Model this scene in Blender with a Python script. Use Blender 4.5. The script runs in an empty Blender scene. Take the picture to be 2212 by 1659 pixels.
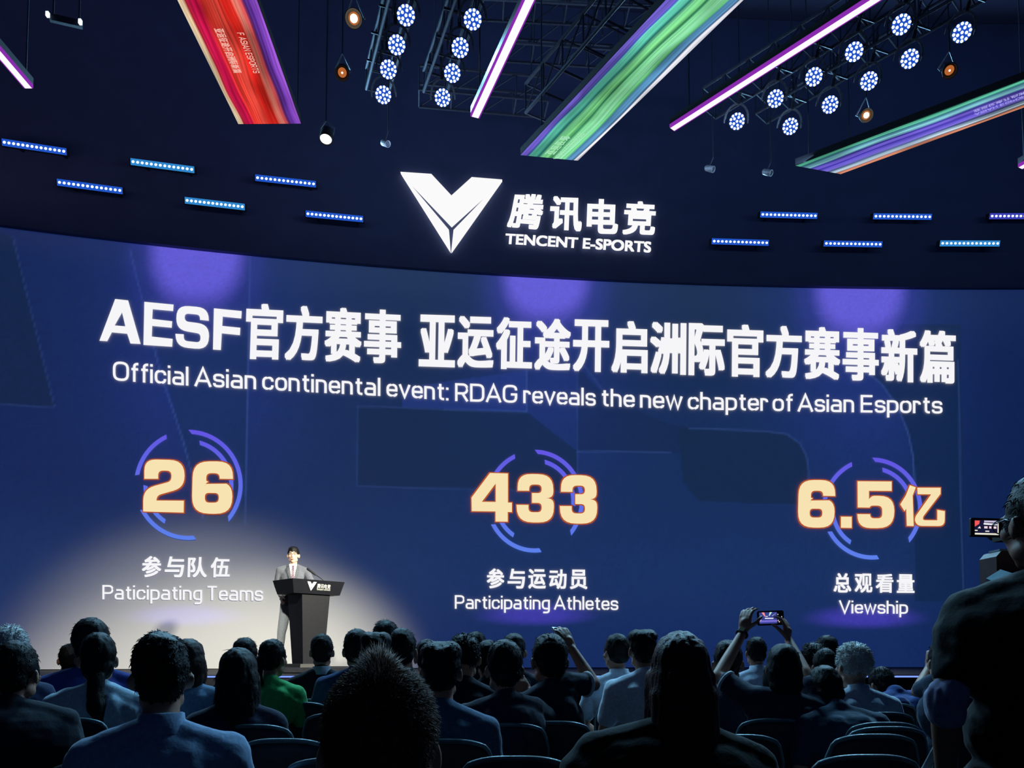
import bpy, bmesh, math, random
import numpy as np
from mathutils import Vector, Matrix, Euler, noise as mnoise

SC = bpy.context.scene
COL = SC.collection
rnd = random.Random(11)

# ------------------------------------------------------------------ camera
CAM_Z = 1.28
F_PX, IW, IH = 1650.0, 2212.0, 1659.0
PITCH = math.radians(3.0)
HORIZON = 1410.0
PPY = HORIZON - F_PX * math.tan(PITCH)
cd = bpy.data.cameras.new('camera')
cam = bpy.data.objects.new('camera', cd)
COL.objects.link(cam)
cam.location = (0, 0, CAM_Z)
cam.rotation_euler = (math.pi / 2 + PITCH, 0, 0)
cd.sensor_fit = 'HORIZONTAL'
cd.sensor_width = 36.0
cd.lens = 36.0 * F_PX / IW
cd.shift_y = (PPY - IH / 2) / IW
cd.clip_start = 0.05
cd.clip_end = 200
SC.camera = cam

# ------------------------------------------------------------------ world and exposure
w = bpy.data.worlds.new('hall_dark')
SC.world = w
w.use_nodes = True
w.node_tree.nodes['Background'].inputs[0].default_value = (0.012, 0.02, 0.05, 1)
w.node_tree.nodes['Background'].inputs[1].default_value = 0.10
SC.view_settings.view_transform = 'Standard'
SC.view_settings.look = 'None'
SC.view_settings.exposure = 0.0
SC.view_settings.gamma = 1.0
SC.view_settings.use_curve_mapping = False


def ray(px, py):
    """direction of a pixel's line of sight, scaled so that y = 1"""
    xn, yn = (px - IW / 2) / F_PX, (PPY - py) / F_PX
    c, s = math.cos(PITCH), math.sin(PITCH)
    dy, dz = c - yn * s, s + yn * c
    return xn / dy, dz / dy


def P(px, py, Y):
    a, b = ray(px, py)
    return Vector((a * Y, Y, CAM_Z + b * Y))


def PZ(px, py, z):
    """the point of that line of sight at height z"""
    a, b = ray(px, py)
    Y = (z - CAM_Z) / b
    return Vector((a * Y, Y, z))


# curve of the big concave screen, seen from above
EDGE = [(0, 490), (167, 512), (335, 532), (539, 554), (740, 570), (867, 582), (1055, 594.5), (1249, 605),
        (1472, 615), (1773, 623.5), (2212, 625.5)]
SCREEN_TOP = CAM_Z + 7.25
SCREEN_BOTTOM = 1.0
_pts = [PZ(x, y, SCREEN_TOP) for x, y in EDGE]
_co = np.polyfit([p.x for p in _pts], [p.y for p in _pts], 3)
XL, XR = -10.6, 12.6


def SY(x):
    return float(np.polyval(_co, x))


def S(px, py):
    """where a line of sight meets the screen: (x, z)"""
    a, b = ray(px, py)
    Y = 14.0
    for _ in range(12):
        Y = SY(a * Y)
    return a * Y, CAM_Z + b * Y


def lamp(kind, name, loc, target, energy, color, **kw):
    d = bpy.data.lights.new(name, kind)
    o = bpy.data.objects.new(name, d)
    COL.objects.link(o)
    o.location = loc
    o.rotation_euler = (Vector(target) - Vector(loc)).to_track_quat('-Z', 'Y').to_euler()
    d.energy = energy
    d.color = color
    for k, v in kw.items():
        setattr(d, k, v)
    return o


# warm follow spot from the right of the hall on the speaker (its edge reaches the foot of the screen)
_head = P(634, 1187, 11.62)
_shx, _shz = S(357, 1351)
_shadow = Vector((_shx, SY(_shx), _shz))
_d = (_head - _shadow).normalized()
FOH = _head + _d * 10.0
_sx, _sz = S(440, 1650)
SPOT_AIM = Vector((_sx, SY(_sx), _sz))
lamp('SPOT', 'follow_spot', FOH, SPOT_AIM, 17500, (0.98, 0.93, 0.70), spot_size=math.radians(30), spot_blend=0.85, shadow_soft_size=0.22)
# second front lamp straight over the audience that fills the shadows on the stage
_f2 = Vector((-2.0, -1.0, 9.0))
_sx2, _sz2 = S(440, 1610)
lamp('SPOT', 'front_spot', _f2, (_sx2, SY(_sx2), _sz2), 13200, (0.98, 0.94, 0.74), spot_size=math.radians(27), spot_blend=0.85, shadow_soft_size=0.3)

# added blue fills standing in for lit haze, pointing at header wall and ceiling
for _x, _e, _c in ((-7.6, 8, (0.85, 0.72, 1.0)), (0.0, 34, (0.48, 0.66, 1.0)), (7.6, 26, (0.38, 0.62, 1.0))):
    lamp('AREA', 'added_header_fill', (_x, 11.3, 8.8), (_x, 12.65, 11.5), _e, _c, shape='RECTANGLE', size=7.4, size_y=0.15)
for _x, _e, _c in ((-7.0, 60, (0.75, 0.66, 1.0)), (0.5, 190, (0.36, 0.58, 1.0)), (8.0, 80, (0.26, 0.5, 1.0))):
    lamp('SPOT', 'added_ceiling_fill', (_x, 7.5, 11.4), (_x, 9.5, 14.0), _e, _c, spot_size=math.radians(150), spot_blend=1.0, shadow_soft_size=0.25)


# ------------------------------------------------------------------ helpers
def tag(o, label, cat, group=None, kind=None):
    o['label'] = label
    o['category'] = cat
    if group:
        o['group'] = group
    if kind:
        o['kind'] = kind
    return o


def empty(name, loc=(0, 0, 0), rz=0.0):
    o = bpy.data.objects.new(name, None)
    COL.objects.link(o)
    o.location = loc
    o.rotation_euler = (0, 0, rz)
    o.empty_display_size = 0.1
    return o


class G:
    """collects vertices and faces of one mesh"""
    def __init__(self):
        self.v, self.f = [], []

    def add(self, vs, fs):
        n = len(self.v)
        self.v.extend([tuple(p) for p in vs])
        self.f.extend([tuple(i + n for i in f) for f in fs])

    def box(self, c, s, rot=None):
        vs = []
        for dx in (-.5, .5):
            for dy in (-.5, .5):
                for dz in (-.5, .5):
                    p = Vector((dx * s[0], dy * s[1], dz * s[2]))
                    if rot is not None:
                        p = rot @ p
                    vs.append(p + Vector(c))
        self.add(vs, [(0, 1, 3, 2), (4, 6, 7, 5), (0, 4, 5, 1), (2, 3, 7, 6), (0, 2, 6, 4), (1, 5, 7, 3)])

    def bar(self, a, b, wd, ht, up=(0, 0, 1)):
        a, b = Vector(a), Vector(b)
        d = (b - a)
        L = d.length
        d.normalize()
        x = d.cross(Vector(up))
        if x.length < 1e-4:
            x = d.cross(Vector((1, 0, 0)))
        x.normalize()
        z = x.cross(d)
        R = Matrix((x, d, z)).transposed()
        self.box((a + b) / 2, (wd, L, ht), R)

    def prism(self, bottom, top):
        """closed solid between two rings of the same number of points"""
        n = len(bottom)
        self.add(list(bottom) + list(top), [tuple(range(n))[::-1], tuple(range(n, 2 * n))] +
                 [(i, (i + 1) % n, n + (i + 1) % n, n + i) for i in range(n)])

    def ell(self, c, r, rot=None, nu=14, nv=9):
        vs, fs = [], []
        c = Vector(c)
        if isinstance(r, (int, float)):
            r = (r, r, r)
        def tr(p):
            p = Vector((p[0] * r[0], p[1] * r[1], p[2] * r[2]))
            if rot is not None:
                p = rot @ p
            return p + c
        vs.append(tr((0, 0, -1)))
        for j in range(1, nv):
            t = -math.pi / 2 + math.pi * j / nv
            for i in range(nu):
                a = 2 * math.pi * i / nu
                vs.append(tr((math.cos(t) * math.cos(a), math.cos(t) * math.sin(a), math.sin(t))))
        vs.append(tr((0, 0, 1)))
        for i in range(nu):
            fs.append((0, 1 + (i + 1) % nu, 1 + i))
            for j in range(nv - 2):
                a, b = 1 + j * nu + i, 1 + j * nu + (i + 1) % nu
                fs.append((a, b, b + nu, a + nu))
            l = 1 + (nv - 2) * nu
            fs.append((l + i, l + (i + 1) % nu, len(vs) - 1))
        self.add(vs, fs)

    def cap(self, a, ra, b, rb, n=10, k=3):
        """round-ended tapered limb"""
        a, b = Vector(a), Vector(b)
        d = (b - a)
        if d.length < 1e-6:
            return self.ell(a, ra)
        d.normalize()
        x = d.orthogonal().normalized()
        y = d.cross(x)
        rings = []
        for i in range(1, k + 1):
            t = math.pi / 2 * i / k
            rings.append((a - d * ra * math.cos(t), ra * math.sin(t)))
        for i in range(k):
            t = math.pi / 2 * i / k
            rings.append((b + d * rb * math.sin(t), rb * math.cos(t)))
        vs = [a - d * ra]
        for c, r in rings:
            for i in range(n):
                q = 2 * math.pi * i / n
                vs.append(c + (x * math.cos(q) + y * math.sin(q)) * r)
        vs.append(b + d * rb)
        fs = []
        m = len(rings)
        for i in range(n):
            j = (i + 1) % n
            fs.append((0, 1 + j, 1 + i))
            for q in range(m - 1):
                fs.append((1 + q * n + i, 1 + q * n + j, 1 + (q + 1) * n + j, 1 + (q + 1) * n + i))
            fs.append((1 + (m - 1) * n + i, 1 + (m - 1) * n + j, len(vs) - 1))
        self.add(vs, fs)

    def chain(self, pts, rs, n=10):
        for i in range(len(pts) - 1):
            self.cap(pts[i], rs[i], pts[i + 1], rs[i + 1], n)

    def tube(self, pts, r, n=8, closed=False):
        pts = [Vector(p) for p in pts]
        m = len(pts)
        rs = r if isinstance(r, (list, tuple)) else [r] * m
        vs, fs = [], []
        px = None
        for i, p in enumerate(pts):
            t = (pts[(i + 1) % m] - pts[i - 1]) if closed else (pts[min(i + 1, m - 1)] - pts[max(i - 1, 0)])
            t.normalize()
            if px is None:
                px = t.orthogonal().normalized()
            else:
                px = (px - t * px.dot(t)).normalized()
            py_ = t.cross(px)
            for k in range(n):
                a = 2 * math.pi * k / n
                vs.append(p + (px * math.cos(a) + py_ * math.sin(a)) * rs[i])
        for i in range(m if closed else m - 1):
            for k in range(n):
                a, b = i * n + k, i * n + (k + 1) % n
                c, d = ((i + 1) % m) * n + (k + 1) % n, ((i + 1) % m) * n + k
                fs.append((a, b, c, d))
        if not closed:
            fs.append(tuple(range(n))[::-1])
            fs.append(tuple((m - 1) * n + k for k in range(n)))
        self.add(vs, fs)

    def lathe(self, prof, c=(0, 0, 0), rot=None, n=24):
        vs, fs = [], []
        for r, z in prof:
            for k in range(n):
                a = 2 * math.pi * k / n
                p = Vector((r * math.cos(a), r * math.sin(a), z))
                if rot is not None:
                    p = rot @ p
                vs.append(p + Vector(c))
        for i in range(len(prof) - 1):
            for k in range(n):
                fs.append((i * n + k, i * n + (k + 1) % n, (i + 1) * n + (k + 1) % n, (i + 1) * n + k))
        fs.append(tuple(range(n))[::-1])
        fs.append(tuple((len(prof) - 1) * n + k for k in range(n)))
        self.add(vs, fs)

    def mesh(self, name):
        me = bpy.data.meshes.new(name)
        me.from_pydata(self.v, [], self.f)
        me.update()
        return me

    def obj(self, name, mat, parent=None, smooth=False):
        return mobj(name, self.mesh(name), mat, parent, smooth)


def mobj(name, me, mat=None, parent=None, smooth=False):
    o = bpy.data.objects.new(name, me)
    COL.objects.link(o)
    if mat is not None:
        me.materials.clear()
        me.materials.append(mat)
    if parent is not None:
        o.parent = parent
    if smooth:
        me.polygons.foreach_set('use_smooth', [True] * len(me.polygons))
    return o


def recalc(me):
    bm = bmesh.new()
    bm.from_mesh(me)
    bmesh.ops.recalc_face_normals(bm, faces=bm.faces)
    bm.to_mesh(me)
    bm.free()
    return me


def fuse(g, voxel, smooth=3, wob=0.0, wscale=9.0, wstretch=(1, 1, 1), seed=0):
    """one continuous skin around everything in g"""
    me = g.mesh('tmp')
    recalc_parts = me
    o = bpy.data.objects.new('tmp', me)
    COL.objects.link(o)
    m = o.modifiers.new('r', 'REMESH')
    m.mode = 'VOXEL'
    m.voxel_size = voxel
    if smooth:
        s = o.modifiers.new('s', 'SMOOTH')
        s.factor = 0.5
        s.iterations = smooth
    dg = bpy.context.evaluated_depsgraph_get()
    out = bpy.data.meshes.new_from_object(o.evaluated_get(dg))
    bpy.data.objects.remove(o)
    bpy.data.meshes.remove(me)
    if wob:
        n = len(out.vertices)
        co = np.empty(n * 3, np.float32)
        no = np.empty(n * 3, np.float32)
        out.vertices.foreach_get('co', co)
        out.vertex_normals.foreach_get('vector', no)
        co = co.reshape(-1, 3)
        no = no.reshape(-1, 3)
        d = np.empty(n, np.float32)
        for i in range(n):
            p = co[i]
            d[i] = mnoise.noise((p[0] * wscale * wstretch[0] + seed, p[1] * wscale * wstretch[1], p[2] * wscale * wstretch[2])) \
                + 0.5 * mnoise.noise((p[0] * wscale * 2.3 * wstretch[0] + seed, p[1] * wscale * 2.3 * wstretch[1] + 7, p[2] * wscale * 2.3 * wstretch[2]))
        co += no * (d * wob)[:, None]
        out.vertices.foreach_set('co', co.ravel())
        out.update()
    return out


# ------------------------------------------------------------------ materials
def lin(r, g, b):
    f = lambda c: (c / 255 / 12.92) if c / 255 <= 0.04045 else ((c / 255 + 0.055) / 1.055) ** 2.4
    return (f(r), f(g), f(b), 1.0)


MATS = {}


def surf(name, col, rough=0.6, metal=0.0, vary=0.25, scale=30.0, bump=0.0, spec=0.5, sheen=0.0):
    """plain surface with a little procedural mottling"""
    if name in MATS:
        return MATS[name]
    m = bpy.data.materials.new(name)
    m.use_nodes = True
    nt = m.node_tree
    b = nt.nodes['Principled BSDF']
    tc = nt.nodes.new('ShaderNodeTexCoord')
    nz = nt.nodes.new('ShaderNodeTexNoise')
    nz.inputs['Scale'].default_value = scale
    nz.inputs['Detail'].default_value = 3
    nt.links.new(tc.outputs['Object'], nz.inputs['Vector'])
    rp = nt.nodes.new('ShaderNodeValToRGB')
    c = col[:3]
    rp.color_ramp.elements[0].position = 0.3
    rp.color_ramp.elements[1].position = 0.7
    rp.color_ramp.elements[0].color = tuple(x * (1 - vary) for x in c) + (1,)
    rp.color_ramp.elements[1].color = tuple(min(1, x * (1 + vary)) for x in c) + (1,)
    nt.links.new(nz.outputs['Fac'], rp.inputs['Fac'])
    nt.links.new(rp.outputs['Color'], b.inputs['Base Color'])
    b.inputs['Roughness'].default_value = rough
    b.inputs['Metallic'].default_value = metal
    b.inputs['Specular IOR Level'].default_value = spec
    if sheen:
        b.inputs['Sheen Weight'].default_value = sheen
        b.inputs['Sheen Roughness'].default_value = 0.4
    if bump:
        bp = nt.nodes.new('ShaderNodeBump')
        bp.inputs['Strength'].default_value = bump
        bp.inputs['Distance'].default_value = 0.004
        nt.links.new(nz.outputs['Fac'], bp.inputs['Height'])
        nt.links.new(bp.outputs['Normal'], b.inputs['Normal'])
    MATS[name] = m
    return m


def glow(name, col, strength=1.0, sample=True):
    if name in MATS:
        return MATS[name]
    m = bpy.data.materials.new(name)
    m.use_nodes = True
    nt = m.node_tree
    nt.nodes.remove(nt.nodes['Principled BSDF'])
    e = nt.nodes.new('ShaderNodeEmission')
    e.inputs[0].default_value = col
    e.inputs[1].default_value = strength
    nt.links.new(e.outputs[0], nt.nodes['Material Output'].inputs[0])
    if not sample:
        m.cycles.emission_sampling = 'NONE'
    MATS[name] = m
    return m


def attr_glow(name, strength=1.0, diffuse=0.0, attr='Col', sample=True):
    """a display surface: shows the picture stored on it and still takes light like a matt panel"""
    m = bpy.data.materials.new(name)
    m.use_nodes = True
    nt = m.node_tree
    b = nt.nodes['Principled BSDF']
    b.inputs['Base Color'].default_value = (diffuse, diffuse, diffuse, 1)
    b.inputs['Roughness'].default_value = 0.75
    b.inputs['Specular IOR Level'].default_value = 0.1
    a = nt.nodes.new('ShaderNodeAttribute')
    a.attribute_name = attr
    nt.links.new(a.outputs['Color'], b.inputs['Emission Color'])
    b.inputs['Emission Strength'].default_value = strength
    if not sample:
        m.cycles.emission_sampling = 'NONE'
    MATS[name] = m
    return m


M_BLACK = surf('black_paint', lin(16, 18, 26), 0.7)
M_HEADER = surf('header_fabric', lin(70, 80, 118), 0.85, vary=0.06, scale=3)
M_WALL = surf('hall_black_wall', lin(56, 58, 86), 0.9, scale=2)
M_CEIL = surf('hall_black_ceiling', lin(62, 66, 96), 0.9, vary=0.08, scale=2)
M_FLOOR = surf('dark_carpet', lin(16, 18, 26), 0.95, scale=60, bump=0.3)
M_STAGE = surf('stage_floor', lin(16, 18, 26), 0.55, scale=5, spec=0.2)
M_METAL = surf('dark_steel', lin(70, 74, 84), 0.45, 0.8)
M_TRUSS = surf('black_truss_steel', lin(52, 58, 74), 0.5, 0.3)
M_WHITE = glow('led_white', lin(246, 245, 248), 1.0)
M_SIGN = glow('sign_white', lin(246, 245, 246), 1.05)
M_CREAM = glow('led_cream', lin(247, 226, 178), 1.0)
M_ORANGE = glow('bloom_orange', lin(196, 92, 48), 0.8)

# ------------------------------------------------------------------ the hall
def slab(name, c, s, mat):
    g = G()
    g.box(c, s)
    o = g.obj(name, mat)
    o['kind'] = 'structure'
    return o


slab('floor', (0, 8, -0.05), (36, 30, 0.1), M_FLOOR)
slab('ceiling', (0, 8, 14.05), (36, 30, 0.1), M_CEIL)
slab('wall_left', (-18.05, 8, 7), (0.1, 30, 14), M_WALL)
slab('wall_right', (18.05, 8, 7), (0.1, 30, 14), M_WALL)
slab('wall_back', (0, -7.05, 7), (36, 0.1, 14), M_WALL)
slab('wall_front', (0, 23.05, 7), (36, 0.1, 14), M_WALL)

# stage: curved front edge
def stage_front(x):
    return 10.15 + 0.0035 * (x - 2) ** 2 * -1.0


g = G()
xs = np.linspace(-14, 15, 60)
low, top = [], []
for x in xs:
    low.append((x, stage_front(x)))
ring = low + [(15, 18.0), (-14, 18.0)]
g.prism([(x, y, 0.0) for x, y in ring], [(x, y, SCREEN_BOTTOM - 0.012) for x, y in ring])
st = g.obj('floor_stage', M_STAGE)
st['kind'] = 'structure'
recalc(st.data)
for nm, z, h, colr in (('trim_1', SCREEN_BOTTOM - 0.045, 0.022, glow('stage_strip_blue', lin(120, 150, 240), 1.2)),
                       ('trim_2', SCREEN_BOTTOM - 0.235, 0.022, glow('stage_strip_dim', lin(70, 100, 200), 0.9))):
    g = G()
    for i in range(len(xs) - 1):
        a, b = xs[i], xs[i + 1]
        g.prism([(a, stage_front(a) - 0.012, z), (b, stage_front(b) - 0.012, z), (b, stage_front(b) + 0.01, z), (a, stage_front(a) + 0.01, z)],
                [(a, stage_front(a) - 0.012, z + h), (b, stage_front(b) - 0.012, z + h), (b, stage_front(b) + 0.01, z + h), (a, stage_front(a) + 0.01, z + h)])
    o = g.obj(nm, colr)
    o['kind'] = 'structure'

# dark header wall over the screen
g = G()
hx = np.linspace(XL - 4, XR + 4, 70)
def HY(x):
    x = max(XL, min(XR, x))
    return SY(x) - 0.10
fr = [(x, HY(x)) for x in hx]
bk = [(x, HY(x) + 0.5) for x in hx][::-1]
rg = fr + bk
g.prism([(x, y, SCREEN_TOP) for x, y in rg], [(x, y, 13.99) for x, y in rg])
o = g.obj('wall_header', M_HEADER)
o['kind'] = 'structure'
recalc(o.data)

# ------------------------------------------------------------------ the LED screen and its picture
scr = empty('led_screen', (0, SY(0), SCREEN_BOTTOM))
tag(scr, 'huge curved LED screen on the stage showing a white bilingual headline and three cream figures', 'screen')
SO = Vector((0, SY(0), SCREEN_BOTTOM))
bpy.context.view_layer.update()

NX, NZ = 760, 250
gx = np.linspace(XL, XR, NX)
gz = np.linspace(SCREEN_BOTTOM, SCREEN_TOP, NZ)
gy = np.polyval(_co, gx)
XX, ZZ = np.meshgrid(gx, gz)
YY = np.broadcast_to(gy, XX.shape)
# picture coordinates of every point of the screen (its own picture was laid out in these)
c_, s_ = math.cos(PITCH), math.sin(PITCH)
_zc = YY * c_ + (ZZ - CAM_Z) * s_
U = IW / 2 + F_PX * XX / _zc
V = PPY - F_PX * (-YY * s_ + (ZZ - CAM_Z) * c_) / _zc


def ss(a, b, x):
    t = np.clip((x - a) / (b - a + 1e-9), 0, 1)
    return t * t * (3 - 2 * t)


def L3(r, g_, b):
    return np.array(lin(r, g_, b)[:3])


def mixc(base, col, k):
    return base * (1 - k[..., None]) + col * k[..., None]


def inpoly(poly):
    ins = np.zeros(U.shape, bool)
    n = len(poly)
    for i in range(n):
        x1, y1 = poly[i]
        x2, y2 = poly[(i + 1) % n]
        cnd = (y1 > V) != (y2 > V)
        xi = (x2 - x1) * (V - y1) / (y2 - y1 + 1e-12) + x1
        ins ^= cnd & (U < xi)
    return ins.astype(float)


def line(pts, wpx=1.6):
    d = np.full(U.shape, 1e9)
    for (x1, y1), (x2, y2) in zip(pts, pts[1:]):
        dx, dy = x2 - x1, y2 - y1
        t = np.clip(((U - x1) * dx + (V - y1) * dy) / (dx * dx + dy * dy), 0, 1)
        d = np.minimum(d, np.hypot(U - x1 - t * dx, V - y1 - t * dy))
    return np.clip(1.6 - d / wpx, 0, 1)


img = np.zeros(U.shape + (3,)) + L3(27, 52, 106)
img = mixc(img, L3(26, 44, 104), 1 - ss(0, 700, U))
img = mixc(img, L3(24, 48, 92), ss(600, 1000, U) * (1 - ss(1500, 1800, U)) * (1 - ss(700, 1000, V)))
img = mixc(img, L3(32, 58, 118), ss(1000, 1250, V) * 0.8)
img = mixc(img, L3(26, 48, 112), ss(1250, 1420, V) * 0.8)
img = mixc(img, L3(14, 36, 92), ss(1900, 2180, U) * 0.85)
# soft vertical light columns
for cx, hw in ((425, 190), (1185, 160), (1862, 170)):
    k = np.exp(-((U - cx) / hw) ** 2) * (1 - ss(800, 1180, V))
    img = mixc(img, L3(44, 62, 160), 0.55 * k)
# faint giant letters behind the text
curve1 = [(1850, 785), (1905, 830), (1940, 880), (1962, 935), (1973, 990), (1977, 1060)]
corner = [(1490, 925), (1560, 928), (1650, 931), (1700, 938), (1728, 958), (1742, 985), (1747, 1020), (1745, 1085)]
dk = inpoly([(-60, 480), (28, 512), (118, 879), (-60, 872)])
img = mixc(img, L3(24, 42, 82), dk * 0.75)
dk = inpoly([(281, 540), (541, 553), (531, 960), (528, 1130), (445, 1130), (395, 950)])
img = mixc(img, L3(22, 52, 100), dk * 0.55)
dk = inpoly([(772, 878), (1138, 890), (1247, 975), (1245, 1062), (772, 1050)])
img = mixc(img, L3(24, 46, 88), dk * 0.8)
dk = inpoly([(868, 838), (1138, 800), (1138, 890), (868, 880)])
img = mixc(img, L3(44, 66, 158), dk * 0.55)
dk = inpoly([(1247, 974), (1472, 978), (1500, 925), (1440, 915), (1290, 840), (1247, 790)])
img = mixc(img, L3(22, 42, 84), dk * 0.5)
dk = inpoly([(1465, 922)] + corner[1:] + [(1700, 1089), (1510, 1083), (1475, 1040)])
img = mixc(img, L3(24, 46, 86), dk * 0.85)
dk = inpoly(curve1 + [(1977, 1300), (2085, 1300), (2074, 700), (1950, 700)])
img = mixc(img, L3(20, 44, 84), dk * 0.7)
for pts, k in (([(281, 540), (345, 800), (395, 950), (440, 1120)], .3), ([(541, 553), (533, 960), (528, 1130)], .3), ([(28, 512), (118, 879), (0, 874)], .16),
               ([(1138, 800), (1138, 890), (960, 884)], .3), ([(772, 878), (960, 884)], .16), ([(1249, 604), (1247, 1062)], .14),
               ([(772, 878), (772, 1050), (1245, 1062)], .14), ([(1247, 975), (1450, 977)], .25), (curve1, .35), (corner, .25), ([(2069, 780), (2081, 1300)], .22),
               ([(1760, 676), (1938, 677), (1940, 624)], .35), ([(1262, 790), (1300, 840)], .2)):
    img = mixc(img, L3(84, 112, 200), line(pts) * k)
img *= np.array([0.76, 0.94, 0.92])
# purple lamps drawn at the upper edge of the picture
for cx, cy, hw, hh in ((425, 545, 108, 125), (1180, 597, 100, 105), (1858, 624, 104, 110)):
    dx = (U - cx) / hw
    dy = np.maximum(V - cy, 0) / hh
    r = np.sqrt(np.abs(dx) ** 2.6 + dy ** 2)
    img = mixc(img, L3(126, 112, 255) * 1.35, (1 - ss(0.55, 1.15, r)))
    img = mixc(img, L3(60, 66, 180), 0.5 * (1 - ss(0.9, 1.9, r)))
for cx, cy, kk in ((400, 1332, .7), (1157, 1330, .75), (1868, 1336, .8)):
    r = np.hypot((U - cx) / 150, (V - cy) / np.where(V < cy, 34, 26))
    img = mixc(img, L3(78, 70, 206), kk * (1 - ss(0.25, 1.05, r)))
rs = np.random.RandomState(3)
img *= (1 + 0.05 * rs.randn(*U.shape))[..., None]
img = np.clip(img, 0, 1.6)

me = bpy.data.meshes.new('panel')
vs = np.stack([XX - SO.x, YY - SO.y, ZZ - SO.z], -1).reshape(-1, 3)
idx = np.arange(NX * NZ).reshape(NZ, NX)
q = np.stack([idx[:-1, :-1], idx[:-1, 1:], idx[1:, 1:], idx[1:, :-1]], -1).reshape(-1, 4)
me.vertices.add(len(vs))
me.vertices.foreach_set('co', vs.ravel())
me.loops.add(q.size)
me.loops.foreach_set('vertex_index', q.ravel())
me.polygons.add(len(q))
me.polygons.foreach_set('loop_start', np.arange(0, q.size, 4))
me.polygons.foreach_set('loop_total', np.full(len(q), 4))
me.update(calc_edges=True)
at = me.attributes.new('Col', 'FLOAT_COLOR', 'POINT')
at.data.foreach_set('color', np.concatenate([img.reshape(-1, 3), np.ones((NX * NZ, 1))], 1).ravel().astype(np.float32))
mobj('display_panel', me, attr_glow('screen_picture', 0.70, 0.26), scr)
g = G()
cx_ = np.linspace(XL, XR, 60)
rg = [(x, SY(x) + 0.02) for x in cx_] + [(x, SY(x) + 0.25) for x in cx_][::-1]
g.prism([(x - SO.x, y - SO.y, 0) for x, y in rg], [(x - SO.x, y - SO.y, SCREEN_TOP - SCREEN_BOTTOM - 0.002) for x, y in rg])
cab = g.obj('cabinet_frame', M_BLACK, scr)
recalc(cab.data)


def on_screen(px, py, off):
    x, z = S(px, py)
    return Vector((x, SY(x) - off, z)) - SO


FONT = bpy.data.fonts.get('Bfontvfont') or None


def glyphs(text, spacing=1.0):
    """flat outline mesh of a piece of text: (verts n x 2, faces)"""
    cu = bpy.data.curves.new('t', 'FONT')
    cu.body = text
    cu.size = 1.0
    cu.space_character = spacing
    cu.resolution_u = 5
    o = bpy.data.objects.new('t', cu)
    COL.objects.link(o)
    dg = bpy.context.evaluated_depsgraph_get()
    m = bpy.data.meshes.new_from_object(o.evaluated_get(dg))
    bpy.data.objects.remove(o)
    bpy.data.curves.remove(cu)
    v = np.array([p.co[:2] for p in m.vertices])
    f = [tuple(p.vertices) for p in m.polygons]
    bpy.data.meshes.remove(m)
    return v, f


def flat(splines):
    """filled outline of closed polylines (inner ones are holes)"""
    cu = bpy.data.curves.new('t', 'CURVE')
    cu.dimensions = '2D'
    cu.fill_mode = 'BOTH'
    for s in splines:
        sp = cu.splines.new('POLY')
        sp.points.add(len(s) - 1)
        for i, p in enumerate(s):
            sp.points[i].co = (p[0], p[1], 0, 1)
        sp.use_cyclic_u = True
    o = bpy.data.objects.new('t', cu)
    COL.objects.link(o)
    dg = bpy.context.evaluated_depsgraph_get()
    m = bpy.data.meshes.new_from_object(o.evaluated_get(dg))
    bpy.data.objects.remove(o)
    bpy.data.curves.remove(cu)
    v = np.array([p.co[:2] for p in m.vertices])
    f = [tuple(p.vertices) for p in m.polygons]
    bpy.data.meshes.remove(m)
    return v, f


def bold(v, f, bx, by=None, n=8):
    """thicker strokes: shifted copies of the same outline"""
    by = bx if by is None else by
    if bx <= 0:
        return v, f
    V2, F2 = [], []
    for k in range(n):
        a = 2 * math.pi * k / n
        sq = 1 / max(abs(math.cos(a)), abs(math.sin(a)))
        V2.append(v + np.array([bx * math.cos(a) * sq, by * math.sin(a) * sq]))
        F2 += [tuple(i + k * len(v) for i in q_) for q_ in f]
    return np.concatenate(V2), F2


def fit(v, x0, x1, y0, y1):
    lo, hi = v.min(0), v.max(0)
    t = (v - lo) / (hi - lo)
    return np.stack([x0 + t[:, 0] * (x1 - x0), y0 + t[:, 1] * (y1 - y0)], 1)


def screen_text(name, pieces, corners, mat, off=0.02, parent=scr, place=on_screen):
    """pieces: list of (verts, faces) already laid out in the unit square; corners: picture points bl, br, tl, tr"""
    bl, br, tl, tr = [np.array(c, float) for c in corners]
    g = G()
    for v, f in pieces:
        a, b = v[:, :1], v[:, 1:]
        p = bl * (1 - a) * (1 - b) + br * a * (1 - b) + tl * (1 - a) * b + tr * a * b
        g.add([place(x, y, off) for x, y in p], f)
    return g.obj(name, mat, parent)


def unit(v, f, lo=None, hi=None):
    lo = v.min(0) if lo is None else np.array(lo)
    hi = v.max(0) if hi is None else np.array(hi)
    return (v - lo) / (hi - lo), f


def rpoly(pts, n=7):
    """corner list (x, y[, radius]) -> polyline with rounded corners"""
    out = []
    m = len(pts)
    for i, p in enumerate(pts):
        c = np.array(p[:2], float)
        r = p[2] if len(p) > 2 else 0
        if not r:
            out.append(tuple(c))
            continue
        a, b = np.array(pts[i - 1][:2], float) - c, np.array(pts[(i + 1) % m][:2], float) - c
        la, lb = np.linalg.norm(a), np.linalg.norm(b)
        k = min(r, la * 0.95, lb * 0.95)
        p0, p1 = c + a / la * k, c + b / lb * k
        for t in np.linspace(0, 1, n):
            # superelliptic corner, squarer than a circle arc
            w0, w1, w2 = (1 - t) ** 2, 2 * t * (1 - t) * 1.1, t * t
            s = w0 + w1 + w2
            out.append(tuple((p0 * w0 + c * w1 + p1 * w2) / s))
    return out


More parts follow.
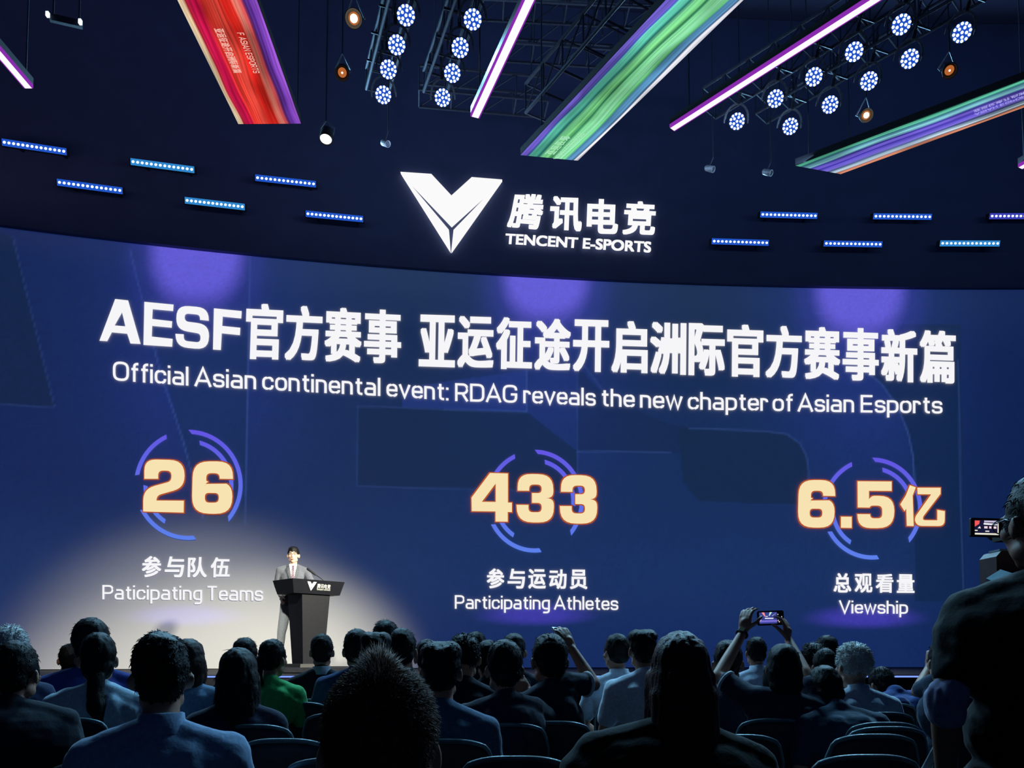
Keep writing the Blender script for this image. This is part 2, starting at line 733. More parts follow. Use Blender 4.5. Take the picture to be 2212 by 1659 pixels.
# square-shouldered stroke lettering for the Latin lines of the picture
def rpath(pts, n=7):
    out = []
    m = len(pts)
    for i, p in enumerate(pts):
        c = np.array(p[:2], float)
        r = p[2] if len(p) > 2 else 0
        if not r or i in (0, m - 1):
            out.append(c)
            continue
        a, b = np.array(pts[i - 1][:2], float) - c, np.array(pts[i + 1][:2], float) - c
        la, lb = np.linalg.norm(a), np.linalg.norm(b)
        ka, kb = min(r, la * 0.98), min(r, lb * 0.98)
        p0, p1 = c + a / la * ka, c + b / lb * kb
        for t in np.linspace(0, 1, n):
            w0, w1, w2 = (1 - t) ** 2, 2 * t * (1 - t) * 1.15, t * t
            out.append((p0 * w0 + c * w1 + p1 * w2) / (w0 + w1 + w2))
    res = [out[0]]
    for p in out[1:]:
        if np.linalg.norm(p - res[-1]) > 1e-5:
            res.append(p)
    return res


def ribbon(pts, t):
    n = len(pts)
    L, R = [], []
    for i in range(n):
        d0 = pts[i] - pts[i - 1] if i > 0 else pts[1] - pts[0]
        d1 = pts[i + 1] - pts[i] if i < n - 1 else pts[-1] - pts[-2]
        d0, d1 = d0 / np.linalg.norm(d0), d1 / np.linalg.norm(d1)
        n0, n1 = np.array([-d0[1], d0[0]]), np.array([-d1[1], d1[0]])
        mm = n0 + n1
        ln = np.linalg.norm(mm)
        mm = mm / ln if ln > 1e-6 else n0
        k = min(1 / max(np.dot(mm, n0), 0.2), 2.2)
        L.append(pts[i] + mm * t / 2 * k)
        R.append(pts[i] - mm * t / 2 * k)
    return np.array(L + R), [(i, i + 1, n + i + 1, n + i) for i in range(n - 1)]


def _round(x0, x1, y0, y1, r):
    return [((x0 + x1) / 2, y0), (x1, y0, r), (x1, y1, r), (x0, y1, r), (x0, y0, r), ((x0 + x1) / 2 + .001, y0)]


SF = {
    'a': (.5, [[(.06, .66), (.46, .66, .2), (.46, 0)], [(.46, .38), (.02, .38, .15), (.02, .06, .15), (.46, .06)]]),
    'c': (.48, [[(.46, .46), (.46, .66, .22), (.02, .66, .25), (.02, .06, .25), (.46, .06, .22), (.46, .26)]]),
    'd': (.5, [[(.46, 1), (.46, 0)], [(.46, .66), (.02, .66, .25), (.02, .06, .25), (.46, .06)]]),
    'e': (.48, [[(.02, .36), (.46, .36), (.46, .66, .22), (.02, .66, .25), (.02, .06, .25), (.46, .06, .2), (.46, .2)]]),
    'f': (.32, [[(.34, .94), (.14, .94, .18), (.14, 0)], [(0, .66), (.33, .66)]]),
    'g': (.5, [[(.46, .72), (.46, -.22, .2), (.05, -.22)], [(.46, .66), (.02, .66, .25), (.02, .06, .25), (.46, .06)]]),
    'h': (.48, [[(.02, 1), (.02, 0)], [(.02, .66), (.44, .66, .22), (.44, 0)]]),
    'i': (.06, [[(.02, .72), (.02, 0)], [(.02, .99), (.02, .86)]]),
    'l': (.06, [[(.02, 1), (.02, 0)]]),
    'm': (.78, [[(.02, .72), (.02, 0)], [(.02, .66), (.39, .66, .2), (.39, 0)], [(.39, .66), (.76, .66, .2), (.76, 0)]]),
    'n': (.48, [[(.02, .72), (.02, 0)], [(.02, .66), (.44, .66, .22), (.44, 0)]]),
    'o': (.5, [_round(.02, .48, .06, .66, .25)]),
    'p': (.5, [[(.02, .72), (.02, -.27)], [(.02, .66), (.48, .66, .25), (.48, .06, .25), (.02, .06)]]),
    'r': (.32, [[(.02, .72), (.02, 0)], [(.02, .66), (.30, .66, .2), (.30, .5)]]),
    's': (.46, [[(.43, .5), (.43, .66, .18), (.02, .66, .18), (.02, .37, .17), (.45, .35, .17), (.45, .06, .18), (.02, .06, .18), (.02, .22)]]),
    't': (.32, [[(.14, .9), (.14, .06, .17), (.34, .06)], [(0, .66), (.33, .66)]]),
    'v': (.5, [[(0, .72), (.25, .03), (.5, .72)]]),
    'w': (.74, [[(0, .72), (.19, .03), (.37, .7), (.55, .03), (.74, .72)]]),
    'A': (.72, [[(0, 0), (.36, .96), (.72, 0)], [(.13, .3), (.59, .3)]]),
    'D': (.66, [[(.3, .06), (.02, .06), (.02, .94), (.64, .94, .3), (.64, .06, .3), (.299, .06)]]),
    'E': (.56, [[(.56, .94), (.02, .94), (.02, .06), (.56, .06)], [(.02, .5), (.53, .5)]]),
    'F': (.54, [[(.55, .94), (.02, .94), (.02, 0)], [(.02, .48), (.5, .48)]]),
    'G': (.68, [[(.65, .7), (.65, .94, .28), (.02, .94, .3), (.02, .06, .3), (.65, .06, .28), (.65, .47), (.38, .47)]]),
    'O': (.7, [_round(.02, .68, .06, .94, .33)]),
    'P': (.6, [[(.02, 0), (.02, .94), (.58, .94, .26), (.58, .44, .26), (.02, .44)]]),
    'R': (.62, [[(.02, 0), (.02, .94), (.58, .94, .26), (.58, .44, .26), (.02, .44)], [(.34, .44), (.6, 0)]]),
    'S': (.62, [[(.6, .72), (.6, .94, .24), (.02, .94, .24), (.02, .51, .22), (.61, .49, .22), (.61, .06, .24), (.02, .06, .24), (.02, .28)]]),
    'T': (.6, [[(0, .94), (.6, .94)], [(.3, .94), (.3, 0)]]),
    'I': (.06, [[(.02, 0), (.02, 1)]]),
    'N': (.62, [[(.02, 0), (.02, .97), (.6, .03), (.6, 1)]]),
    'V': (.68, [[(0, 1), (.34, .03), (.68, 1)]]),
    ':': (.06, [[(.02, .13), (.02, 0)], [(.02, .72), (.02, .59)]]),
}


def strokes(text, t=0.115, track=0.2, space=0.34):
    """stroke lettering: pieces whose y runs in cap heights, plus total width"""
    x, out = 0.0, []
    for ch in text:
        if ch == ' ':
            x += space
            continue
        wd, paths = SF[ch]
        for p in paths:
            v, f = ribbon(rpath(p), t)
            out.append((v + np.array([x, 0]), f))
        x += wd + track
    return out, x - track


def stroke_text(name, text, corners, t=0.128, track=0.16, parent=None):
    """corners: picture points of baseline left, baseline right, cap line left, cap line right"""
    ps, W = strokes(text, t, track)
    return screen_text(name, [(v / np.array([W, 1.0]), f) for v, f in ps], corners, M_WHITE, parent=parent or scr)


# headline: Latin part, then the two groups of characters, each glyph in its own cell
hp = []
for sp in ([[(216, 737), (250, 647), (278, 650), (305, 744), (283, 743), (276, 722), (243, 719), (233, 738)], [(265, 676), (249, 704), (272, 706)]],
           [[(313, 653), (376, 659), (375, 673), (331, 669), (330, 690), (373, 695), (372, 709), (330, 705), (329, 728), (374, 733), (373, 750), (311, 746)]],
           [[(452, 694), (433, 692), (433, 681, 9), (400, 678, 9), (400, 695, 9), (453, 702, 26), (452, 757, 30), (381, 750, 28), (380, 722), (398, 723), (398, 737, 9), (434, 741, 10), (434, 722, 8), (382, 713, 24), (382, 660, 28), (452, 666, 28)]],
           [[(463, 667), (523, 673), (522, 689), (482, 685), (481, 705), (520, 709), (519, 725), (480, 721), (478, 757), (461, 756)]]):
    hp.append(flat([rpoly(s_) for s_ in sp]))
g = G()
for v, f in hp:
    g.add([on_screen(x, y, 0.02) for x, y in v], f)
g.obj('headline_text', M_WHITE, scr)


def cjk_row(chars, bx, by, gap=0.06):
    out = []
    n = len(chars)
    for i, ch in enumerate(chars):
        v, f = bold(*glyphs(ch), bx, by)
        u, f = unit(v, f)
        u[:, 0] = (i + gap / 2 + u[:, 0] * (1 - gap)) / n
        out.append((u, f))
    return out


screen_text('headline_text', cjk_row('官方赛事', 0.042, 0.022), [(527, 776), (869, 787), (531, 655), (870, 672)], M_WHITE)
screen_text('headline_text', cjk_row('亚运征途开启洲际官方赛事新篇', 0.042, 0.022), [(902, 792), (2066, 830), (904, 680), (2066, 716)], M_WHITE)
for word, xa, xb in (('Official', 247, 407), ('Asian', 423, 553), ('continental', 569, 821), ('event:', 837, 968), ('RDAG', 985, 1116), ('reveals', 1132, 1285),
                     ('the', 1300, 1369), ('new', 1384, 1472), ('chapter', 1487, 1657), ('of', 1670, 1711), ('Asian', 1724, 1843), ('Esports', 1860, 2033)):
    yb = lambda x: float(np.interp(x, [247, 423, 569, 837, 985, 1132, 1300, 1487, 1724, 2033], [822.5, 835, 842.5, 857, 867, 871.5, 878, 885, 889.5, 894]))
    yt = lambda x: yb(x) - float(np.interp(x, [247, 985, 2033], [41.5, 38.5, 37.5]))
    stroke_text('subtitle_text', word, [(xa, yb(xa)), (xb, yb(xb)), (xa, yt(xa)), (xb, yt(xb))])


D2 = [[(572, 680), (572, 468, 130), (1008, 478, 170), (1008, 775, 130), (706, 860, 60), (704, 915), (1000, 917), (998, 1046), (560, 1034), (560, 790, 130), (865, 706, 50), (865, 592, 55), (722, 590, 55), (722, 680)]]
D6 = [[(1532, 682), (1532, 492, 170), (1098, 490, 180), (1085, 1055, 190), (1525, 1062, 190), (1525, 718, 150), (1232, 712, 70), (1231, 768), (1243, 700), (1243, 618, 55), (1388, 620, 55), (1388, 680)],
      [(1228, 832, 45), (1228, 938, 50), (1378, 938, 50), (1378, 834, 45)]]
D4 = [[(295, 682), (495, 415), (690, 421), (690, 736), (733, 737), (733, 839), (688, 838), (688, 943), (555, 941), (555, 832), (298, 829)], [(557, 530), (408, 727), (557, 729)]]
D3 = [[(795, 607), (795, 424, 150), (1182, 430, 170), (1182, 686, 110), (1105, 688), (1188, 690, 110), (1188, 953, 170), (783, 950, 180), (783, 760), (912, 761), (912, 840, 50), (1055, 841, 50), (1055, 740, 45), (950, 739), (950, 632), (1055, 634, 45), (1055, 541, 50), (920, 540, 50), (920, 608)]]
D5 = [[(808, 404), (1178, 407), (1178, 509), (932, 508), (932, 598), (965, 562, 30), (1207, 562, 170), (1207, 915, 190), (808, 910, 170), (806, 760), (945, 761), (945, 805, 45), (1075, 806, 50), (1075, 668, 55), (950, 668, 30), (938, 690), (810, 688)]]
DDOT = [[(628, 788), (745, 789), (745, 910), (628, 908)]]
YI = [[(1375, 447), (1440, 470), (1405, 560), (1417, 890), (1342, 888), (1335, 700), (1318, 730), (1270, 655), (1330, 560)]]
YI2 = [[(1455, 474), (1708, 475), (1708, 540), (1512, 795, 30), (1520, 826, 20), (1672, 827), (1672, 714), (1754, 728), (1752, 890, 70), (1440, 888, 70), (1425, 800, 40), (1605, 546), (1458, 545)]]


def tr_(sp, o, sc=5.027, sub=(0, 0, 1, 1)):
    return [[(o[0] + x / sc, o[1] + y / sc) for x, y in rpoly(s)] for s in sp]


def move(sp, src, dst):
    sx, sy = (dst[2] - dst[0]) / (src[2] - src[0]), (dst[3] - dst[1]) / (src[3] - src[1])
    return [[(dst[0] + (p[0] - src[0]) * sx, dst[1] + (p[1] - src[1]) * sy) + ((p[2] * (sx + sy) / 2,) if len(p) > 2 else ()) for p in s] for s in sp]


def figure(name, glyph_list, parent=scr):
    g, e = G(), G()
    for sp in glyph_list:
        v, f = flat(sp)
        g.add([on_screen(x, y, 0.034) for x, y in v], f)
        v2, f2 = bold(v, f, 2.2)
        e.add([on_screen(x, y, 0.028) for x, y in v2], f2)
    o = g.obj(name, M_CREAM, parent)
    e.obj('number_bloom', M_ORANGE, o)  # orange bloom around the figures, drawn as an emissive outline
    return o


figure('number_text', [tr_(D2, (200, 900)), tr_(D6, (200, 900))])
D3b = move(D3, (783, 424, 1188, 953), (1252, 436, 1657, 966))
figure('number_text', [tr_(D4, (960, 940)), tr_(D3, (960, 940)), tr_(D3b, (960, 940))])
D6b = move(D6, (1085, 490, 1532, 1062), (160, 390, 566, 910))
figure('number_text', [tr_(D6b, (1690, 960)), tr_(DDOT, (1690, 960)), tr_(D5, (1690, 960)), tr_(YI, (1690, 960)), tr_(YI2, (1690, 960))])


def grad(name, zlo, zhi, c0, c1):
    m = bpy.data.materials.new(name)
    m.use_nodes = True
    nt = m.node_tree
    nt.nodes.remove(nt.nodes['Principled BSDF'])
    e = nt.nodes.new('ShaderNodeEmission')
    tc = nt.nodes.new('ShaderNodeTexCoord')
    sx = nt.nodes.new('ShaderNodeSeparateXYZ')
    mr = nt.nodes.new('ShaderNodeMapRange')
    mr.inputs[1].default_value = zlo
    mr.inputs[2].default_value = zhi
    rp = nt.nodes.new('ShaderNodeValToRGB')
    rp.color_ramp.elements[0].color = c0
    rp.color_ramp.elements[1].color = c1
    nt.links.new(tc.outputs['Object'], sx.inputs[0])
    nt.links.new(sx.outputs['Z'], mr.inputs[0])
    nt.links.new(mr.outputs[0], rp.inputs[0])
    nt.links.new(rp.outputs[0], e.inputs[0])
    nt.links.new(e.outputs[0], nt.nodes['Material Output'].inputs[0])
    m.cycles.emission_sampling = 'NONE'
    return m


def arc(g, cx, cy, rx, ry, a0, a1, wpx):
    """angles in degrees clockwise from the top of the picture; pointed ends"""
    n = max(6, int(abs(a1 - a0) / 4))
    vs, fs = [], []
    for i in range(n + 1):
        t = i / n
        a = math.radians(a0 + (a1 - a0) * t)
        ai = math.radians(a0 + (a1 - a0) * (0.03 + t * 0.94))
        vs.append(on_screen(cx + rx * math.sin(a), cy - ry * math.cos(a), 0.02))
        vs.append(on_screen(cx + (rx - wpx) * math.sin(ai), cy - (ry - wpx) * math.cos(ai), 0.02))
    for i in range(n):
        fs.append((2 * i, 2 * i + 1, 2 * i + 3, 2 * i + 2))
    g.add(vs, fs)


for cx, cy, rx, ry in ((408, 1048, 117, 119), (1155, 1083, 106, 111), (1883, 1099, 108, 110)):
    _, zt = S(cx, cy - ry)
    _, zb = S(cx, cy + ry)
    m = grad('ring_gradient', zb - SO.z, zt - SO.z, lin(92, 128, 236), lin(98, 84, 226))
    arcs = [(0, 132, 1.0), (-24, -80, 1.0), (172, 243, 1.0), (14, 97, 0.83), (270, 212, 0.83)]
    for a0, a1, k in arcs:
        g = G()
        arc(g, cx, cy, rx * k, ry * k, a0, a1, 9)
        g.obj('ring_arc', m, scr)

# captions
def caption(cjk, box_c, eng, box_e, b=0.018):
    out = []
    n = len(cjk)
    xs_ = []
    for i, ch in enumerate(cjk):
        v, f = bold(*glyphs(ch), 0.026, 0.022)
        u, f = unit(v, f)
        u[:, 0] = (i + 0.06 + u[:, 0] * 0.84) / n
        out.append((u, f))
    screen_text('caption_text', out, box_c, M_WHITE)
    for wd, c in box_e:
        stroke_text('caption_text', wd, c)


def cap_row(words, yl, yr, x0, x1, h):
    out = []
    for wd, a, b in words:
        f = lambda x: yl + (yr - yl) * (x - x0) / (x1 - x0)
        out.append((wd, [(a, f(a)), (b, f(b)), (a, f(a) - h), (b, f(b) - h)]))
    return out


caption('参与队伍', [(304, 1247), (502, 1248), (306, 1201), (503, 1205)], '', cap_row((('Paticipating', 224, 437), ('Teams', 449, 568)), 1295, 1298, 224, 568, 31))
caption('参与运动员', [(1049, 1271), (1273, 1273), (1049, 1228), (1273, 1231)], '', cap_row((('Participating', 984, 1187), ('Athletes', 1198, 1334)), 1315, 1318, 984, 1334, 29))
caption('总观看量', [(1797, 1280), (1979, 1281), (1797, 1238), (1979, 1241)], '', cap_row((('Viewship', 1813, 1959),), 1325, 1326, 1813, 1959, 28))

# ------------------------------------------------------------------ lit sign on the header
sgn_c = S(1140, 470)
SG = Vector((sgn_c[0], HY(sgn_c[0]), sgn_c[1]))
sign = empty('illuminated_sign', SG)
tag(sign, 'white backlit sign with a big V-shaped emblem and bold lettering over the screen', 'sign')


def on_header(px, py, off):
    a, b = ray(px, py)
    Y = 14.0
    for _ in range(12):
        Y = HY(a * Y)
    return Vector((a * Y, Y - off, CAM_Z + b * Y)) - SG


def extrude_flat(name, v, f, depth, mat, parent, place):
    g = G()
    n = len(v)
    fv = [place(x, y, depth) for x, y in v]
    bv = [place(x, y, 0.002) for x, y in v]
    g.add(fv + bv, list(f) + [tuple(i + n for i in q_[::-1]) for q_ in f])
    cnt = {}
    for q_ in f:
        for i in range(len(q_)):
            e = (q_[i], q_[(i + 1) % len(q_)])
            cnt[e] = 1
    side = [(a, b, b + n, a + n) for (a, b) in cnt if (b, a) not in cnt]
    g.f += side
    return g.obj(name, mat, parent)


Z7 = lambda pts: [(820 + x / 3.5677, 340 + y / 3.5677) for x, y in pts]
for nm, pts in (('emblem_chevron', [(165, 131), (402, 147), (556, 312), (712, 171), (945, 190), (556, 541)]),
                ('emblem_wing', [(172, 142), (536, 574), (549, 740)]),
                ('emblem_wing', [(938, 198), (572, 576), (555, 740)])):
    v, f = flat([Z7(pts)])
    extrude_flat(nm, v, f, 0.08, M_SIGN, sign, on_header)


def sign_text(name, text, corners, bx, by, shear, parent, mat, place, depth=None, n=8):
    v, f = bold(*glyphs(text), bx, by, n)
    v = v.copy()
    v[:, 0] += v[:, 1] * shear
    u, f = unit(v, f)
    bl, br, tl, tr = [np.array(c, float) for c in corners]
    a, b = u[:, :1], u[:, 1:]
    p = bl * (1 - a) * (1 - b) + br * a * (1 - b) + tl * (1 - a) * b + tr * a * b
    g = G()
    g.add([place(x, y, depth) for x, y in p], f)
    return g.obj(name, mat, parent)


for i, ch in enumerate('腾讯电竞'):
    boxes = [[(978, 552), (1245, 575), (1030, 290), (1275, 300)], [(1302, 572), (1555, 585), (1320, 310), (1560, 318)],
             [(1590, 600), (1832, 605), (1600, 330), (1842, 340)], [(1865, 607), (2115, 615), (1885, 345), (2130, 358)]]
    b4 = boxes[i]
    sign_text('lettering', ch, Z7(b4), 0.036, 0.032, 0.0, sign, M_SIGN, on_header, 0.06)
sign_text('lettering', 'TENCENT E-SPORTS', Z7([(966, 680), (2086, 748), (972, 598), (2092, 662)]), 0.036, 0.030, 0.0, sign, M_SIGN, on_header, 0.06)

# ------------------------------------------------------------------ overhead rig
Z_RIG = CAM_Z + 7.5          # underside of the hanging LED ribbons and light tubes
Z_PAR = CAM_Z + 8.3
Z_TRUSS = CAM_Z + 9.0
CEIL = 13.99


def ribbon_picture(name, stops, wavy, seed, dim):
    """lengthwise flowing colour bands; x across 0..1, y along in metres"""
    m = bpy.data.materials.new(name)
    m.use_nodes = True
    nt = m.node_tree
    nt.nodes.remove(nt.nodes['Principled BSDF'])
    N = nt.nodes.new
    L = nt.links.new
    uv = N('ShaderNodeUVMap')
    sp = N('ShaderNodeSeparateXYZ')
    L(uv.outputs[0], sp.inputs[0])
    n1 = N('ShaderNodeTexNoise')
    n1.noise_dimensions = '2D'
    mp = N('ShaderNodeMapping')
    mp.inputs['Location'].default_value = (seed, seed * 2, 0)
    mp.inputs['Scale'].default_value = (1.2, 0.7, 1)
    L(uv.outputs[0], mp.inputs[0])
    L(mp.outputs[0], n1.inputs['Vector'])
    n1.inputs['Scale'].default_value = 1.0
    n1.inputs['Detail'].default_value = 1.0
    ma = N('ShaderNodeMath')
    ma.operation = 'MULTIPLY_ADD'
    L(n1.outputs['Fac'], ma.inputs[0])
    ma.inputs[1].default_value = wavy
    ma.inputs[2].default_value = -wavy / 2
    ad = N('ShaderNodeMath')
    ad.operation = 'ADD'
    L(sp.outputs['X'], ad.inputs[0])
    L(ma.outputs[0], ad.inputs[1])
    rp = N('ShaderNodeValToRGB')
    cr = rp.color_ramp
    while len(cr.elements) > 1:
        cr.elements.remove(cr.elements[-1])
    cr.elements[0].position = stops[0][0]
    cr.elements[0].color = lin(*stops[0][1])
    for p, c in stops[1:]:
        e = cr.elements.new(p)
        e.color = lin(*c)
    L(ad.outputs[0], rp.inputs[0])
    n2 = N('ShaderNodeTexNoise')
    n2.noise_dimensions = '2D'
    m2 = N('ShaderNodeMapping')
    m2.inputs['Location'].default_value = (seed * 3, seed, 0)
    m2.inputs['Scale'].default_value = (30, 0.5, 1)
    cb = N('ShaderNodeCombineXYZ')
    L(ad.outputs[0], cb.inputs[0])
    L(sp.outputs['Y'], cb.inputs[1])
    L(cb.outputs[0], m2.inputs[0])
    L(m2.outputs[0], n2.inputs['Vector'])
    n2.inputs['Scale'].default_value = 1.0
    n2.inputs['Detail'].default_value = 3.0
    n2.inputs['Roughness'].default_value = 0.6
    mr = N('ShaderNodeMapRange')
    mr.inputs[1].default_value = 0.3
    mr.inputs[2].default_value = 0.72
    mr.inputs[3].default_value = dim
    mr.inputs[4].default_value = 1.2
    L(n2.outputs['Fac'], mr.inputs[0])
    mx = N('ShaderNodeMix')
    mx.data_type = 'RGBA'
    mx.blend_type = 'MULTIPLY'
    mx.inputs[0].default_value = 1.0
    L(rp.outputs[0], mx.inputs[6])
    L(mr.outputs[0], mx.inputs[7])
    n3 = N('ShaderNodeTexNoise')
    n3.noise_dimensions = '2D'
    m3 = N('ShaderNodeMapping')
    m3.inputs['Location'].default_value = (seed * 5, seed * 7, 0)
    m3.inputs['Scale'].default_value = (2.2, 0.9, 1)
    L(cb.outputs[0], m3.inputs[0])
    L(m3.outputs[0], n3.inputs['Vector'])
    n3.inputs['Scale'].default_value = 1.0
    n3.inputs['Detail'].default_value = 1.5
    r3 = N('ShaderNodeMapRange')
    r3.inputs[1].default_value = 0.32
    r3.inputs[2].default_value = 0.58
    r3.inputs[3].default_value = 0.55
    r3.inputs[4].default_value = 1.08
    L(n3.outputs['Fac'], r3.inputs[0])
    mx2 = N('ShaderNodeMix')
    mx2.data_type = 'RGBA'
    mx2.blend_type = 'MULTIPLY'
    mx2.inputs[0].default_value = 1.0
    L(mx.outputs[2], mx2.inputs[6])
    L(r3.outputs[0], mx2.inputs[7])
    mx = mx2
    e = N('ShaderNodeEmission')
    L(mx.outputs[2], e.inputs[0])
    L(e.outputs[0], nt.nodes['Material Output'].inputs[0])
    return m


def hanger(g, p, top=CEIL, r=0.012):
    g.tube([(p[0], p[1], p[2]), (p[0], p[1], top)], r, 6)


M_RIBTEXT_R = glow('ribbon_lettering_pink', lin(255, 190, 175), 0.9, False)
M_RIBTEXT_G = glow('ribbon_lettering_mint', lin(176, 240, 196), 0.9, False)
M_RIBTEXT_P = glow('ribbon_lettering_lilac', lin(176, 172, 246), 0.9, False)


def led_ribbon(endL, endR, farL, farR, label, stops, wavy, seed, dim, words, truss=False):
    """endL/endR: picture corners of the stage-side end; farL/farR: where the long edges leave the frame"""
    a, b = PZ(*endL, Z_RIG), PZ(*endR, Z_RIG)
    c, d = PZ(*farL, Z_RIG), PZ(*farR, Z_RIG)
    ext = 1.35
    c, d = a + (c - a) * ext, b + (d - b) * ext
    ctr = (a + b) / 2
    root = empty('led_ribbon', ctr)
    tag(root, label, 'LED ribbon', 'LED ribbons hanging over the audience')
    q = [p - ctr for p in (a, b, d, c)]
    n = 24
    vs, fs, uvs = [], [], []
    for i in range(n + 1):
        t = i / n
        vs += [q[0].lerp(q[3], t), q[1].lerp(q[2], t)]
    for i in range(n):
        fs.append((2 * i, 2 * i + 1, 2 * i + 3, 2 * i + 2))
    me = bpy.data.meshes.new('lit_face')
    me.from_pydata(vs, [], fs)
    uvl = me.uv_layers.new(name='UVMap')
    L_ = (q[3] - q[0]).length
    for lp in me.loops:
        vi = lp.vertex_index
        uvl.data[lp.index].uv = (vi % 2, (vi // 2) / n * L_)
    mobj('lit_face', me, ribbon_picture('ribbon_picture', stops, wavy, seed, dim), root)
    g = G()
    up = Vector((0, 0, 0.012))
    th = Vector((0, 0, 0.10))
    g.prism([p + up for p in q], [p + up + th for p in q])
    recalc(g.obj('casing', M_BLACK, root).data)
    if not truss:
        for t in (0.05, 0.95):
            for x_ in (0, 1):
                p = (q[0].lerp(q[3], t) if x_ == 0 else q[1].lerp(q[2], t)) * 0.96
                gg = G()
                gg.tube([p + Vector((0, 0, 0.10)), p + Vector((0, 0, CEIL - ctr.z))], 0.010, 5)
                gg.obj('hanger', M_TRUSS, root)
    else:
        # the steel truss the ribbon hangs from
        g = G()
        tl = (q[0] + q[1]) / 2 + Vector((0, 0, 0.55))
        tf = (q[2] + q[3]) / 2 + Vector((0, 0, 0.55))
        dr = (tf - tl).normalized()
        sd = dr.cross(Vector((0, 0, 1))).normalized() * 0.42
        for sx in (-1, 1):
            for dz in (0, 0.45):
                gg = G()
                gg.tube([tl + sd * sx + Vector((0, 0, dz)), tf + sd * sx + Vector((0, 0, dz))], 0.025, 6)
                gg.obj('truss_chord', M_TRUSS, root)
        LL = (tf - tl).length
        k = int(LL / 0.45)
        gg = G()
        for i in range(k + 1):
            p0 = tl + dr * (LL * i / k)
            for sx in (-1, 1):
                gg.tube([p0 + sd * sx, p0 + sd * sx + Vector((0, 0, 0.45))], 0.014, 5)
                if i < k:
                    p1 = tl + dr * (LL * (i + 1) / k)
                    gg.tube([p0 + sd * sx, p1 + sd * sx + Vector((0, 0, 0.45))], 0.012, 5)
            gg.tube([p0 - sd, p0 + sd], 0.014, 5)
            gg.tube([p0 - sd + Vector((0, 0, 0.45)), p0 + sd + Vector((0, 0, 0.45))], 0.014, 5)
        gg.obj('truss_lattice', M_TRUSS, root)
        for t in (0.1, 0.9):
            for sx in (-1, 1):
                p = tl.lerp(tf, t) + sd * sx
                gg = G()
                gg.tube([p + Vector((0, 0, -0.45)), p + Vector((0, 0, CEIL - ctr.z - 0.55))], 0.012, 5)
                gg.obj('hanger', M_TRUSS, root)
    # lettering that runs along the ribbon
    def lay(x, y):
        return q[0].lerp(q[3], y).lerp(q[1].lerp(q[2], y), x) + Vector((0, 0, -0.006))
    for text, x0, x1, y0, y1, flip, mat, cj in words:
        if cj:
            ps = cjk_row(text, 0.03, 0.02)
        else:
            ps, W = strokes(text, 0.16)
            ps = [(v / np.array([W, 1]), f) for v, f in ps]
        gg = G()
        for v, f in ps:
            gg.add([lay(x0 + (x1 - x0) * (1 - yy if flip else yy), y0 + (y1 - y0) * xx) for xx, yy in v], f)
        gg.obj('lettering', mat, root)
    return root


led_ribbon((515, 268), (650, 267), (383, 0), (555, 0), 'red and purple LED ribbon panel hanging at upper left over the audience',
           [(0.0, (255, 236, 200)), (0.07, (250, 214, 170)), (0.10, (190, 40, 60)), (0.16, (214, 26, 84)), (0.24, (206, 22, 70)), (0.3, (244, 60, 50)),
            (0.45, (255, 84, 70)), (0.56, (250, 44, 36)), (0.66, (240, 50, 40)), (0.72, (255, 150, 130)), (0.78, (236, 90, 90)), (0.83, (80, 40, 120)), (0.9, (130, 70, 200)), (1.0, (160, 90, 214))], 0.16, 2.0, 0.45,
           [('F ASIAN ESPORTS', 0.58, 0.67, 0.575, 0.345, False, M_RIBTEXT_R, False), ('亚运征途开启洲际新篇', 0.30, 0.42, 0.60, 0.345, False, M_RIBTEXT_R, True)])
led_ribbon((1124, 335), (1248, 347), (1438, 0), (1606, 0), 'green and blue LED ribbon panel hanging over the white sign',
           [(0.0, (120, 104, 216)), (0.10, (116, 100, 210)), (0.13, (70, 90, 190)), (0.16, (110, 216, 190)), (0.26, (96, 206, 176)), (0.31, (30, 100, 104)), (0.36, (120, 210, 150)),
            (0.46, (130, 222, 140)), (0.52, (40, 120, 84)), (0.57, (136, 226, 160)), (0.7, (150, 236, 180)), (0.77, (110, 210, 130)), (0.80, (86, 146, 190)), (0.88, (104, 166, 214)), (0.92, (60, 90, 130)), (0.94, (236, 236, 244)), (1.0, (226, 226, 238))], 0.14, 5.0, 0.6,
           [('ASIAN ESPORTS', 0.68, 0.57, 0.0, 0.15, True, M_RIBTEXT_G, False), ('亚运征途', 0.52, 0.36, 0.02, 0.13, True, M_RIBTEXT_G, True)], True)
led_ribbon((1718, 358), (1816, 376), (2212, 172), (2212, 232), 'blue violet LED ribbon panel with an orange edge at the right of the hall',
           [(0.0, (50, 130, 110)), (0.06, (110, 220, 180)), (0.14, (50, 110, 130)), (0.2, (120, 190, 214)), (0.27, (150, 226, 230)), (0.33, (62, 56, 170)), (0.42, (130, 110, 232)), (0.5, (70, 56, 180)),
            (0.58, (116, 100, 226)), (0.66, (134, 120, 236)), (0.72, (60, 80, 120)), (0.8, (170, 200, 226)), (0.86, (220, 236, 246)), (0.9, (110, 110, 130)), (0.93, (226, 134, 100)), (1.0, (240, 160, 126))], 0.10, 8.0, 0.5,
           [('ASIAN ESPORTS', 0.62, 0.54, 0.58, 0.78, True, M_RIBTEXT_P, False), ('亚运征途开启洲际', 0.50, 0.40, 0.58, 0.77, True, M_RIBTEXT_P, True)])

M_TUBE = glow('tube_core_pink', lin(255, 226, 246), 1.3)
M_TUBE_HALO = glow('tube_halo_violet', lin(150, 50, 190), 0.8)  # violet halo beside the tubes, built as glowing strips


